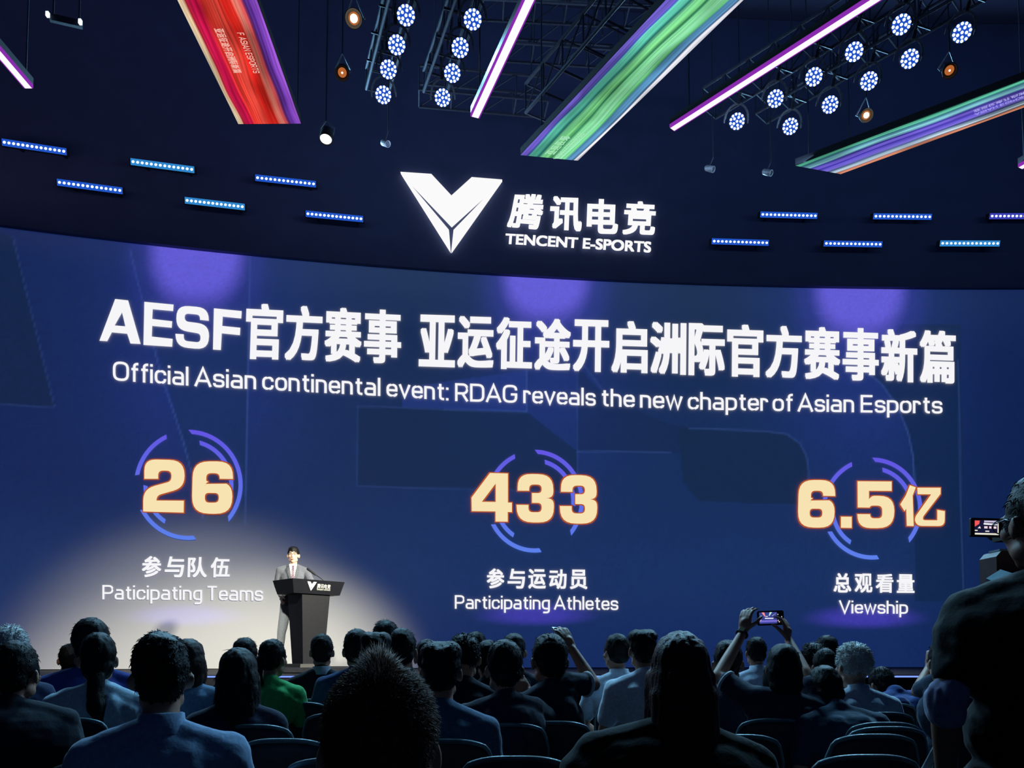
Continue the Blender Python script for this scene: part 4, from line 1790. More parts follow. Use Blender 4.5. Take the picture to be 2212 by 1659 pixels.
def person(px, py, Y, label, style='short', hair='black', shirt=(40, 44, 60), yaw=0, roll=0, nod=0, lean=3, wide=1.0, collar=False, sleeve='short', skin=None,
           tufts=420, tl=0.022, voxel=0.010, arms=None, group=None, head_scale=1.0, topz=None, fat=1.0, headwear=None, standing=False, shirt_wob=0.006, trousers=(24, 26, 34), turn=None, height=None, cuff=None, size=None, stance=0.0, lat=0):
    """a figure whose crown appears at picture point (px, py) when it sits Y metres from the camera; yaw turns the head, turn the whole body (degrees, + = to its left)"""
    rng = random.Random(int(px * 7 + py))
    skin = skin or M_SKIN
    crown = P(px, py, Y)
    base_top = 1.385 if not standing else 1.79
    s = crown.z / base_top if height is None else height / base_top
    lr = math.radians(lean)
    hip = Vector((0, 0, 0.50))
    dzs = 0.0
    J = dict(pel=(0, 0, .53), wst=(0, .01, .68), cst=(0, 0, .93), neck=NB[:], head=HC[:],
             shL=(-.170, -.005, 1.002), shR=(.170, -.005, 1.002), elL=(-.225, .06, .745), elR=(.225, .06, .745), wrL=(-.12, .28, .66), wrR=(.12, .28, .66),
             hiL=(-.09, 0, .51), hiR=(.09, 0, .51), knL=(-.11, .43, .50), knR=(.11, .43, .50), anL=(-.11, .45, .09), anR=(.11, .45, .09))
    J = {k: Vector(v) for k, v in J.items()}
    if turn is None:
        full = math.degrees(math.atan2(-crown.x, crown.y))
        turn = full * (0.9 if px < 1106 else 0.45)
    if standing:
        up = 0.40
        for k in ('pel', 'wst', 'cst', 'neck', 'head', 'shL', 'shR', 'elL', 'elR', 'wrL', 'wrR', 'hiL', 'hiR'):
            J[k].z += up
        J['knL'], J['knR'] = Vector((-.10 - stance, .02, .50)), Vector((.10 + stance, .02, .50))
        J['anL'], J['anR'] = Vector((-.10 - stance * 1.8, -.01, .09)), Vector((.10 + stance * 1.8, -.01, .09))
        J['elL'], J['elR'] = Vector((-.25, -.03, 1.16)), Vector((.25, -.03, 1.16))
        J['wrL'], J['wrR'] = Vector((-.26, .05, .92)), Vector((.26, .05, .92))
        hip = Vector((0, 0, 0.90))
    for k in ('shL', 'shR'):
        J[k].x *= wide
    for k in ('elL', 'elR'):
        J[k].x *= wide
    if size is not None:
        best = 1e9
        for dg_ in range(0, 60):
            a_ = math.radians(dg_)
            nod_ = math.radians(nod)
            zz = 0.50 + (1.10 - .50) * math.cos(a_) + math.cos(nod_) * .275 - math.sin(nod_) * .02
            if abs(zz * size - crown.z) < best:
                best, lr = abs(zz * size - crown.z), a_
        s = size
        lean = math.degrees(lr)
    Lm = Matrix.Translation(hip) @ Matrix.Rotation(-lr, 4, 'X') @ Matrix.Translation(-hip)
    Lm = Matrix.Translation(hip) @ Matrix.Rotation(math.radians(lat), 4, 'Y') @ Matrix.Translation(-hip) @ Lm
    for k in ('wst', 'cst', 'neck', 'head', 'shL', 'shR', 'elL', 'elR'):
        J[k] = Lm @ J[k]
    hs = head_scale
    RH = Matrix.Rotation(math.radians(yaw), 4, 'Z') @ Matrix.Rotation(math.radians(-nod), 4, 'X') @ Matrix.Rotation(math.radians(roll), 4, 'Y')
    nb = J['neck']
    T = Matrix.Translation(nb) @ RH @ Matrix.Translation(J['head'] - nb) @ Matrix.Scale(hs, 4)
    T = Matrix.Translation(nb) @ RH @ Matrix.Translation(J['head'] - nb)
    T = T @ Matrix.Scale(hs, 4)
    # world placement: crown of the head over the wanted point
    RT = Matrix.Rotation(math.radians(turn), 4, 'Z')
    ct = RT @ (T @ Vector((0, -0.01, 0.13))) * s
    loc = Vector((crown.x - ct.x, crown.y - ct.y, 0))
    if height is not None:
        loc.z = crown.z - ct.z
    W2L = (Matrix.Translation(loc) @ RT @ Matrix.Scale(s, 4)).inverted()
    hands = {'L': dict(d=(0.3, .9, -.2), n=(0.3, 0, -1), side=1, curl=0.5), 'R': dict(d=(-.3, .9, -.2), n=(-.3, 0, -1), side=-1, curl=0.5)}
    if standing:
        hands = {'L': dict(d=(0, .35, -1), n=(1, 0, 0), side=1, curl=0.5), 'R': dict(d=(0, .35, -1), n=(-1, 0, 0), side=-1, curl=0.5)}
    raised = {}
    for k, a in (arms or {}).items():
        if 'elbow' in a:
            J['el' + k] = W2L @ a['elbow']
        J['wr' + k] = W2L @ a['wrist']
        if 'shoulder' in a:
            J['sh' + k] = W2L @ a['shoulder']
        if 'd' in a:
            rotinv = RT.to_3x3().inverted()
            hands[k] = dict(d=rotinv @ Vector(a['d']), n=rotinv @ Vector(a['n']), side=a['side'], curl=a.get('curl', 0.5), thumb=a.get('thumb', 0.8), spread=a.get('spread', 0.1), scale=a.get('scale', 1.0))
        raised[k] = True
    up_cst = Lm.to_3x3()

    def torso(g, e, f):
        E = lambda c, r: g.ell(c, (r[0] + e, r[1] + e, r[2] + e), up_cst, 20, 12)
        E(J['pel'], (.155 * f, .115 * f, .11))
        E(J['wst'], (.140 * f, .105 * f, .14))
        E(J['cst'] + Vector((0, 0, -.02)), (.160 * wide * f, .112 * f, .17))
        g.cap(J['shL'] + Vector((.03, 0, -.005)), .062 + e, J['shR'] + Vector((-.03, 0, -.005)), .062 + e, 14)
        for s_ in ('L', 'R'):
            g.cap(J['neck'] + Vector((0, -.014, -.015)), .050 + e * .7, J['sh' + s_] + Vector((0, -.008, -.004)), .056 + e, 12)
            g.cap(J['neck'] + Vector((0, -.030, -.075)), .060 + e, J['sh' + s_].lerp(J['neck'], .25) + Vector((0, -.012, -.06)), .075 + e, 12)
            sx = -1 if s_ == 'L' else 1
            g.cap(J['cst'] + Vector((sx * .07, -.045, .06)), .062 + e, J['cst'] + Vector((sx * .065, -.035, -.12)), .06 + e, 12)

    def arm(g, e, k, part):
        s_, el, wr = J['sh' + k], J['el' + k], J['wr' + k]
        if part in ('short', 'long', 'skin'):
            end = s_.lerp(el, 0.68) if part == 'short' else el
            g.cap(s_, .054 + e, end, (.047 if part == 'short' else .040) + e, 12)
        if part in ('long', 'skin'):
            g.cap(el, .040 + e, el.lerp(wr, 0.35), .038 + e, 12)
            g.cap(el.lerp(wr, 0.35), .038 + e, wr if part == 'skin' else el.lerp(wr, .93), .026 + e, 12)

    g = G()
    head_geo(g, T)
    g.cap(T @ Vector((0, -0.03, -0.10)), 0.052, nb + Vector((0, -0.01, -0.03)), 0.062, 14)
    torso(g, 0.0, 1.0 * fat)
    for k in 'LR':
        arm(g, 0.0, k, 'skin')
        hk = dict(hands[k])
        hk['nrm'] = hk.pop('n')
        hand_geo(g, J['wr' + k], **hk)
        g.cap(J['hi' + k], .078, J['kn' + k], .055, 12)
        g.cap(J['kn' + k], .052, J['an' + k], .036, 12)
        g.cap(J['an' + k] + Vector((0, -.03, -.04)), .038, J['an' + k] + Vector((0, .15, -.055)), .030, 10)
    body = mobj('person', fuse(g, voxel, 2), skin, None, True)
    body.matrix_world = Matrix.Translation(loc) @ RT @ Matrix.Scale(s, 4)
    tag(body, label, 'person', group)
    out = {'body': body, 'T': T, 'J': J, 's': s}
    # clothing
    g = G()
    torso(g, 0.012, 1.03 * fat)
    for k in 'LR':
        arm(g, 0.012 if sleeve == 'long' else 0.016, k, sleeve)
    g.cap(nb + Vector((0, -.012, -.03)), .070, nb + Vector((0, -.008, -.005)), .066, 14)
    sm = cloth('%d_%d_%d' % shirt, shirt)
    mobj('jacket' if sleeve == 'long' else 'shirt', fuse(g, max(voxel, 0.010), 2, shirt_wob, 7.0, (1, 1, 1.6), px * 0.1), sm, body, True)
    g = G()
    g.ell(J['pel'] + Vector((0, 0, -.02)), (.165 * fat, .128 * fat, .10), None, 18, 10)
    for k in 'LR':
        g.cap(J['hi' + k], .092, J['kn' + k], .066, 12)
        g.cap(J['kn' + k], .064, J['an' + k] + Vector((0, 0, .02)), .052, 12)
    mobj('trousers', fuse(g, 0.012, 2, 0.004, 8), cloth('%d_%d_%d' % trousers, trousers), body, True)
    for k in 'LR':
        g = G()
        g.cap(J['an' + k] + Vector((0, -.03, -.045)), .045, J['an' + k] + Vector((0, .16, -.055)), .036, 12)
        mobj('shoe', fuse(g, 0.010, 1), M_BLACK, body, True)
    if collar:
        g = G()
        n = 22
        R3 = Matrix.Rotation(-lr, 3, 'X')
        ring = lambda r, z, dy: [nb + R3 @ Vector((r * math.cos(2 * math.pi * i / n), dy + r * 0.95 * math.sin(2 * math.pi * i / n), z)) for i in range(n)]
        rings = [ring(.074, -.025, -.012), ring(.066, .035, -.012), ring(.060, .038, -.010), ring(.066, -.02, -.010)]
        g.v = [p for r in rings for p in r]
        for q in range(3):
            for i in range(n):
                g.f.append((q * n + i, q * n + (i + 1) % n, (q + 1) * n + (i + 1) % n, (q + 1) * n + i))
        g.obj('collar', sm if collar is True else collar, body, True)
    if style != 'none':
        hm = HAIRS[hair]
        hv = 0.008 if Y > 3 else 0.006
        mobj('hair', hair_mesh(style, T, hv, tufts, rng, tl), hm, body, True)
    if cuff:
        for k in cuff:
            a_, d_ = J['sh' + k].lerp(J['el' + k], .74), (J['el' + k] - J['sh' + k]).normalized()
            x_ = d_.orthogonal().normalized()
            y_ = d_.cross(x_)
            g = G()
            g.tube([a_ + (x_ * math.cos(t) + y_ * math.sin(t)) * 0.064 for t in np.linspace(0, 2 * math.pi, 20, endpoint=False)], 0.010, 6, True)
            g.obj('sleeve_hem', cloth('hem_white', (214, 214, 220)), body, True)
    return out


def glasses(pr, temple=True):
    T, b = pr['T'], pr['body']
    g = G()
    for s in (-1, 1):
        pts = [T @ Vector((s * 0.034 + 0.024 * math.cos(a), 0.103 - 0.004 * abs(math.cos(a)), 0.008 + 0.018 * math.sin(a))) for a in np.linspace(0, 2 * math.pi, 16, endpoint=False)]
        g.tube(pts, 0.0018, 6, True)
        g.tube([T @ Vector((s * 0.058, 0.099, 0.014)), T @ Vector((s * 0.084, 0.02, 0.014)), T @ Vector((s * 0.086, -0.02, 0.0))], 0.0018, 6)
    g.tube([T @ Vector((-0.010, 0.104, 0.010)), T @ Vector((0.010, 0.104, 0.010))], 0.0018, 6)
    g.obj('glasses', M_METAL, b, True)


M_SHELL = surf('chair_plastic_dark', lin(30, 36, 46), 0.55)
M_RIM = surf('chair_rim_plastic', lin(96, 122, 130), 0.32, 0.2)
M_SEAT = cloth('seat_blue_black', (26, 30, 44))
_chair = None
CH_W, CH_TOP = 0.39, 0.93


def chair_proto():
    root = empty('stacking_chair')
    def bk(u, v):
        # u -1..1 across, v 0..1 up; slight wrap around the sitter and a lean to the rear
        return Vector((u * CH_W / 2 * (0.97 + 0.03 * v), -0.03 - 0.10 * v + 0.030 * u * u, 0.47 + v * (CH_TOP - 0.47)))
    def top(u):
        return 1.0 - 0.10 * abs(u) ** 3 - (0.14 * max(0, abs(u) - 0.86) / 0.14)
    nu, nv = 20, 10
    g = G()
    front, back = [], []
    for j in range(nv + 1):
        for i in range(nu + 1):
            u = -1 + 2 * i / nu
            p = bk(u, j / nv * top(u))
            front.append(p + Vector((0, 0.011, 0)))
            back.append(p - Vector((0, 0.011, 0)))
    m = len(front)
    fs = []
    for j in range(nv):
        for i in range(nu):
            a = j * (nu + 1) + i
            fs.append((a, a + 1, a + nu + 2, a + nu + 1))
            fs.append((m + a, m + a + nu + 1, m + a + nu + 2, m + a + 1))
    edge = [i for i in range(nu + 1)] + [j * (nu + 1) + nu for j in range(1, nv + 1)] + [nv * (nu + 1) + i for i in range(nu - 1, -1, -1)] + [j * (nu + 1) for j in range(nv - 1, 0, -1)]
    for a, b in zip(edge, edge[1:] + edge[:1]):
        fs.append((a, m + a, m + b, b))
    g.add(front + back, fs)
    recalc(g.obj('backrest', M_SHELL, root, True).data)
    g = G()
    pts = [bk(-1, v * top(-1)) for v in np.linspace(0.0, 1, 8)] + [bk(u, top(u)) for u in np.linspace(-0.96, 0.96, 26)] + [bk(1, v * top(1)) for v in np.linspace(1, 0.0, 8)]
    g.tube(pts, 0.0115, 8)
    g.obj('back_rim', M_RIM, root, True)
    g = G()
    vs = rpoly([(-CH_W / 2, 0.0, .05), (CH_W / 2, 0.0, .05), (CH_W / 2, 0.42, .07), (-CH_W / 2, 0.42, .07)], 5)
    g.prism([(x, y, 0.415) for x, y in vs], [(x * .97, y, 0.465) for x, y in vs])
    recalc(g.obj('seat', M_SEAT, root).data)
    for sx in (-1, 1):
        for y0, y1 in ((0.03, -0.06), (0.38, 0.43)):
            g = G()
            g.tube([(sx * 0.17, y0, 0.44), (sx * 0.19, (y0 + y1) / 2, 0.25), (sx * 0.205, y1, 0.0)], 0.011, 8)
            g.obj('leg', M_METAL, root, True)
    return root


def chair(px, py=None, Y=None, label='', rz=0.0):
    """backrest top centre at picture column px; row given by the picture height of its rim or by its distance"""
    global _chair
    if Y is None:
        Y = 577.0 / (py - HORIZON)
    x = ray(px, 1550)[0] * Y
    if _chair is None:
        _chair = o = chair_proto()
    else:
        o = copy_tree(_chair)
    o.location = (x, Y + 0.13, 0)
    o.rotation_euler = (0, 0, rz)
    tag(o, label, 'chair', 'dark stacking chairs of the audience')
    return o


# chairs whose rims the photo shows
for px, py, lab in ((1877, 1634, 'empty dark chair at lower right, nearest of the aisle file'), (1893, 1589, 'empty dark chair in the aisle file, second from the front edge of the photo'),
                    (1916, 1563, 'empty dark chair in the aisle file beside the bowed man in the dark tee'), (1912, 1541, 'dark aisle chair just below the grey haired man in the light shirt'),
                    (1926, 1521, 'dark aisle chair, first behind the grey haired man, nearer the stage'), (1938, 1508, 'dark aisle chair, second from the stage front'),
                    (1940, 1495, 'dark aisle chair nearest the stage, in the first row'),
                    (1674, 1555, 'dark chair with a bright curved rim behind the person holding up a phone'), (1597, 1590, 'dark chair half hidden by the big long-haired silhouette, on its right'),
                    (1115, 1637, 'dark chair at the bottom edge between the spiky head and the long-haired silhouette'), (1098, 1565, 'dark chair of the man in the black tee with light sleeve edges'),
                    (960, 1600, 'dark chair right of the spiky-haired head'), (733, 1641, 'dark chair at the bottom edge just left of the spiky-haired head'),
                    (611, 1599, 'wide dark chair with a bright rim left of the spiky-haired head'), (545, 1568, 'dark chair right behind the long black hair'),
                    (725, 1543, 'dark chair behind the navy shirted man, its left corner showing'), (650, 1519, 'dark chair with a bright rim between the green shirt and the spiky head'),
                    (614, 1507, 'dark chair right under the green shirt'), (462, 1543, 'dark chair left of the long black hair, nearest of three rims'),
                    (440, 1521, 'dark chair left of the long black hair, middle of three rims'), (425, 1511, 'dark chair left of the long black hair, farthest of three rims'),
                    (238, 1618, 'dark chair left of the man in the pale blue shirt, its corner showing'), (-36, 1571, 'dark chair at the left edge behind the dark jacket'),
                    (1535, 1508, 'dark chair behind the raised elbow, the farther of two'), (1532, 1518, 'dark chair behind the raised elbow, the nearer of two')):
    chair(px, py, None, lab)

# ------------------------------------------------------------------ the audience, from the nearest to the farthest
A = {}
A['spiky'] = person(822, 1436, 1.10, 'person seen from behind with short spiky reddish hair, nearest to the camera', 'spiky', 'rust', (12, 13, 18), tufts=15000, tl=0.012, voxel=0.009, head_scale=1.02, lean=0)
A['pale'] = person(347, 1366, 2.32, 'man from behind in a pale blue collared shirt, ears standing out', 'short', 'black', (120, 146, 180), tufts=700, tl=0.016, collar=True, lean=2, wide=1.14, fat=1.12, shirt_wob=0.009, roll=-2)
A['bigdark'] = person(1468, 1364, 2.30, 'person with long dark reddish hair in a wide black coat, big silhouette at centre right', 'long', 'auburn', (9, 10, 15), tufts=0, tl=0.04, sleeve='long', wide=1.42, fat=1.5, lean=0, head_scale=1.06, turn=0, lat=5)
A['longblack'] = person(515, 1404, 3.78, 'person with long straight black hair in a dark jacket, left of centre', 'long', 'black', (36, 42, 64), tufts=200, tl=0.04, sleeve='long', wide=1.12, fat=1.05, head_scale=1.16)
A['jacket'] = person(36, 1395, 3.72, 'man at the left edge in a dark jacket, head turned a little right', 'short', 'black', (34, 40, 52), tufts=300, tl=.02, sleeve='long', yaw=-26, wide=1.42, fat=1.35, head_scale=1.22, lean=5)
A['collar'] = person(953, 1384, 3.22, 'man with parted black hair in a dark shirt, right of the spiky head', 'parted', 'black', (70, 96, 126), tufts=400, tl=0.02, wide=1.12, lean=2, head_scale=1.02, sleeve='long')
A['blacktee'] = person(1089, 1388, 3.88, 'person with a round dark head in a black tee, elbow raised on the right', 'short', 'black', (44, 48, 64), tufts=400, tl=.02, wide=1.2, fat=1.1, head_scale=1.12, yaw=12,
                       arms={'R': dict(shoulder=P(1150, 1532, 3.9), elbow=P(1190, 1556, 4.05), wrist=P(1140, 1492, 4.2), d=(-.6, .2, .8), n=(-.3, .9, 0), side=1, curl=.7)})
A['phoneman'] = person(1187, 1372, 4.15, 'man with flat-topped hair and glasses lifting a pale phone', 'flat', 'black', (40, 46, 64), tufts=400, tl=.02, yaw=16, wide=1.05, head_scale=1.13, voxel=0.0075, cuff='R', turn=0,
                       arms={'R': dict(shoulder=P(1222, 1478, 4.15), elbow=P(1282, 1478, 4.25), wrist=P(1236, 1402, 4.34), d=(-.42, .15, .9), n=(-.55, .80, -.2), side=1, curl=.5, scale=1.08)})
glasses(A['phoneman'])
A['raised'] = person(1690, 1390, 4.12, 'person with dark hair and black tee holding a phone up with both hands', 'bob', 'black', (46, 54, 74), tufts=150, tl=.02, wide=1.2, fat=1.05, head_scale=1.04, voxel=0.0075, cuff='L', lean=0, turn=0,
                     arms={'L': dict(shoulder=P(1618, 1506, 4.14), elbow=P(1551, 1462, 4.26), wrist=P(1606, 1364, 4.46), d=(.20, .14, .95), n=(.75, .62, -.1), side=-1, curl=.55, thumb=1.0, scale=1.15),
                           'R': dict(elbow=P(1738, 1454, 4.24), wrist=P(1704, 1384, 4.46), d=(-.10, .14, .95), n=(-.75, .62, -.1), side=1, curl=.55, thumb=1.0, scale=1.15)})
A['bowed'] = person(1772, 1432, 4.22, 'man bowing forward in a dark teal tee, broad back at lower right', 'balding', 'black', (46, 66, 88), tufts=200, tl=.015, nod=20, wide=1.22, fat=1.2, head_scale=1.12, size=0.95, turn=6)
A['greyman'] = person(1843, 1393, 4.62, 'grey haired man in a light checked shirt at right', 'tousled', 'grey', (176, 194, 212), tufts=2600, tl=0.019, yaw=14, collar=True, wide=1.18, fat=1.12, head_scale=1.14, lean=4, turn=0)
A['ponytail'] = person(213, 1373, 4.35, 'person with a low dark ponytail in a light blue shirt, at left', 'lowtail', 'black', (172, 200, 220), tufts=200, tl=0.03, wide=1.2, fat=1.02, shirt_wob=0.012, head_scale=1.13)
A['navyman'] = person(196, 1346, 5.1, 'man in a navy suit beyond the person in the light blue shirt', 'short', 'black', (44, 62, 140), tufts=200, tl=.02, sleeve='long', wide=1.42, fat=1.2, head_scale=1.28, yaw=10, lean=6, collar=True)
A['whitehair'] = person(20, 1354, 4.45, 'white haired man at the left edge', 'tousled', 'white', (46, 54, 84), tufts=1200, tl=0.02, head_scale=1.10)
A['bobwoman'] = person(408, 1386, 5.1, 'person with a dark bob in a blue grey shirt, behind the pale blue shirted man', 'bob', 'brown', (104, 134, 166), tufts=100, tl=.02, wide=1.1, head_scale=1.22)
A['greywoman'] = person(590, 1382, 5.3, 'person with tied-back greying hair in a bright green shirt', 'tied', 'black', (60, 180, 100), tufts=350, tl=0.022, yaw=-34, wide=1.05, shirt_wob=0.010, head_scale=1.04)
A['smallhead'] = person(529, 1385, 6.4, 'smooth round dark head just beyond the long black hair', 'short', 'black', (30, 34, 44), head_scale=1.22)
A['headlectern'] = person(696, 1369, 6.0, 'man in a black jacket and white collar right before the lectern', 'short', 'black', (28, 30, 42), tufts=150, tl=.015, sleeve='long', wide=1.15, head_scale=1.0, collar=cloth('collar_white', (170, 178, 190)))
A['navyshirt'] = person(772, 1364, 5.75, 'man in a navy shirt, head beyond the spiky hair on the left', 'short', 'black', (48, 68, 118), tufts=150, tl=.02, wide=1.3, fat=1.15, head_scale=1.14, yaw=-5)
A['partedhair'] = person(812, 1363, 4.55, 'black haired head straight beyond the spiky hair, in the middle', 'parted', 'black', (34, 38, 54), tufts=150, tl=.02, head_scale=1.02)
A['farblack'] = person(833, 1349, 6.9, 'farthest and highest of the dark heads beyond the spiky hair', 'short', 'black', (32, 36, 50), tufts=600, tl=.03, head_scale=1.25)
A['rounddark'] = person(868, 1362, 5.2, 'round dark head beyond the spiky hair, on its right side', 'short', 'black', (34, 40, 52), tufts=200, tl=.02, head_scale=1.12)
A['leftgroup'] = person(922, 1383, 5.9, 'dark head peeping out at the left behind the parted hair', 'short', 'black', (30, 34, 46), head_scale=1.06, tufts=100, tl=.02)
A['midgroup'] = person(1003, 1372, 4.6, 'head with lit cropped hair between the parted hair and the round dark head', 'tousled', 'black', (30, 36, 50), tufts=900, head_scale=1.10, tl=0.018)
A['bun'] = person(1029, 1366, 7.2, 'far small dark head with a hair bun, beyond the cropped hair', 'bun', 'black', (30, 34, 46), head_scale=1.05)
A['halfhidden'] = person(1054, 1385, 5.3, 'half hidden dark head right behind the black tee, on its left', 'short', 'black', (30, 34, 46), head_scale=1.05)
A['earring'] = person(1110, 1369, 5.95, 'head with a smooth lit crown beyond the black tee, on its right', 'short', 'black', (30, 36, 50), tufts=80, tl=.02, head_scale=1.04)
A['whiteleft'] = person(1331, 1368, 5.5, 'man in a white collared shirt looking left, at centre', 'balding', 'black', (206, 220, 236), yaw=24, collar=True, wide=1.08, head_scale=1.0, fat=1.05, tufts=80, tl=.015, turn=0)
A['whiteright'] = person(1388, 1357, 4.95, 'man in a white tee with full black hair, next to the white collared shirt', 'parted', 'black', (204, 218, 234), wide=1.1, head_scale=1.0, yaw=8, tufts=150, tl=.02, turn=0)
A['betweenarms'] = person(1632, 1374, 6.6, 'head framed between the raised arms, white collar below', 'short', 'black', (196, 210, 230), yaw=10, head_scale=0.96, collar=True, wide=1.0)
A['elbowhead'] = person(1572, 1387, 4.9, 'dark head right behind the raised left forearm', 'short', 'black', (52, 70, 88), tufts=150, tl=.02, head_scale=1.10, yaw=-8)
A['fargroup'] = person(1785, 1375, 6.7, 'farthest of the dark heads left of the grey haired man', 'short', 'black', (30, 34, 46), tufts=150, tl=.02, head_scale=1.10)
A['leftofgrey'] = person(1757, 1388, 5.95, 'rough-haired dark head left of the smooth lit crown', 'tousled', 'black', (30, 34, 46), tufts=900, tl=.026, head_scale=1.04)
A['litcrown'] = person(1781, 1401, 5.25, 'smooth crown lit from above, just beyond the bowing man', 'short', 'black', (30, 36, 50), head_scale=1.0)
A['navyright'] = person(1895, 1425, 5.7, 'person in a navy shirt stooping beyond the grey haired man, on his right', 'short', 'black', (48, 70, 130), wide=1.15, head_scale=1.0, nod=24, size=1.0, turn=10)
A['stagewatcher'] = person(152, 1392, 6.6, 'dark head showing past the cheek of the navy suited man', 'short', 'black', (30, 34, 46), head_scale=1.05)
A['aisle'] = person(2036, 1385, 4.9, 'seated person at the right aisle lifting a small camera, half hidden by the standing man', 'short', 'black', (50, 62, 80), head_scale=1.05, sleeve='short', wide=1.1, tufts=100, tl=.02, turn=0,
                    arms={'L': dict(shoulder=P(2018, 1478, 4.9), elbow=P(1981, 1494, 5.05), wrist=P(2008, 1440, 5.2), d=(.25, .1, .95), n=(.6, .8, 0), side=-1, curl=.8)})

# standing cameraman at the right edge, in the aisle
cam_c = P(2133, 1140, 2.75)
A['standing'] = person(2250, 1018, 2.05, 'man standing at the right edge filming, all in black with glasses', 'short', 'black', (11, 12, 17), standing=True, tufts=500, tl=.02, wide=1.24, fat=1.5, sleeve='short', yaw=6, trousers=(15, 16, 22), collar=True, voxel=0.008,
                       skin=M_SKIN_D, lean=0, shirt_wob=0.008, head_scale=1.04, turn=0,
                       arms={'L': dict(shoulder=P(2100, 1322, 2.05), elbow=P(2044, 1510, 2.02), wrist=P(2044, 1690, 2.14), d=(0, .3, -1), n=(1, 0, 0), side=1, curl=.5),
                             'R': dict(shoulder=P(2372, 1310, 2.1), elbow=P(2350, 1400, 2.35), wrist=cam_c + Vector((.170, .03, -.10)), d=(-.15, .1, .97), n=(-.95, .15, 0), side=1, curl=.6)})
glasses(A['standing'])

# ------------------------------------------------------------------ things held or worn
def phone(c, R, wd, ht, label, screen_mat=None, case=None):
    root = empty('phone', c)
    tag(root, label, 'phone')
    g = G()
    vs = rpoly([(-wd / 2, -ht / 2, .012), (wd / 2, -ht / 2, .012), (wd / 2, ht / 2, .012), (-wd / 2, ht / 2, .012)], 5)
    g.prism([R @ Vector((x, 0.004, z)) for x, z in vs], [R @ Vector((x, -0.004, z)) for x, z in vs])
    recalc(g.obj('case', case or M_BLACK, root).data)
    return root


# phone held high: its display faces the camera
c = P(1664, 1335, 4.50)
R = Matrix.Rotation(math.radians(-2), 3, 'Y')
r_ = phone(c, R, 0.158, 0.086, 'phone held up in both hands, its screen showing the stage')
def dquad(g, pts, off):
    g.add([R @ Vector((x, off, z)) for x, z in pts], [tuple(range(len(pts)))])
g = G()
dquad(g, [(-.066, -.033), (.038, -.033), (.038, .034), (-.066, .034)], -0.0046)
dsp = g.obj('display', glow('phone_display_blue', lin(58, 70, 150), 0.9, False), r_)
for nm, pts, colr in (('picture_patch', [(-.052, .034), (-.036, .034), (-.030, .010), (-.036, .010)], (255, 150, 150)), ('picture_patch', [(-.004, .034), (.010, .034), (-.006, .012), (-.010, .012)], (200, 240, 230)),
                      ('picture_patch', [(.030, .024), (.038, .030), (.012, .012), (.008, .012)], (220, 226, 250)), ('picture_patch', [(-.034, .002), (.016, .000), (.016, -.006), (-.034, -.004)], (246, 246, 250)),
                      ('picture_patch', [(-.066, -.012), (.038, -.012), (.038, -.024), (-.066, -.024)], (120, 110, 214)), ('picture_patch', [(-.030, .036 - .028), (-.016, .008), (-.016, .012), (-.030, .012)], (240, 230, 240)),
                      ('picture_patch', [(-.064, .0), (-.056, .0), (-.056, -.016), (-.064, -.016)], (250, 190, 210))):
    g = G()
    dquad(g, pts, -0.0052)
    g.obj(nm, glow('phone_patch_%d_%d_%d' % colr, lin(*colr), 0.95, False), dsp)
for x, z, w_, h_ in ((.050, -.002, .006, .006), (.066, .002, .002, .006), (.044, .020, .002, .003), (.050, -.024, .003, .003), (.044, -.016, .002, .003)):
    g = G()
    dquad(g, [(x - w_, z - h_), (x + w_, z - h_), (x + w_, z + h_), (x - w_, z + h_)], -0.0046)
    g.obj('button_icon', glow('phone_icon', lin(255, 238, 220), 1.0, False), r_)

# pale phone of the man with glasses, seen obliquely from its back
c = P(1210, 1367, 4.40)
ax_ = Vector((-.50, .62, .60)).normalized()
bx_ = Vector((.72, .65, -.08))
bx_ = (bx_ - ax_ * bx_.dot(ax_)).normalized()
Rp = Matrix((bx_, ax_.cross(bx_), ax_)).transposed()
phone(c, Rp, 0.072, 0.10, 'pale phone in the raised hand of the man with glasses', None, surf('phone_pale', lin(214, 226, 232), 0.4))

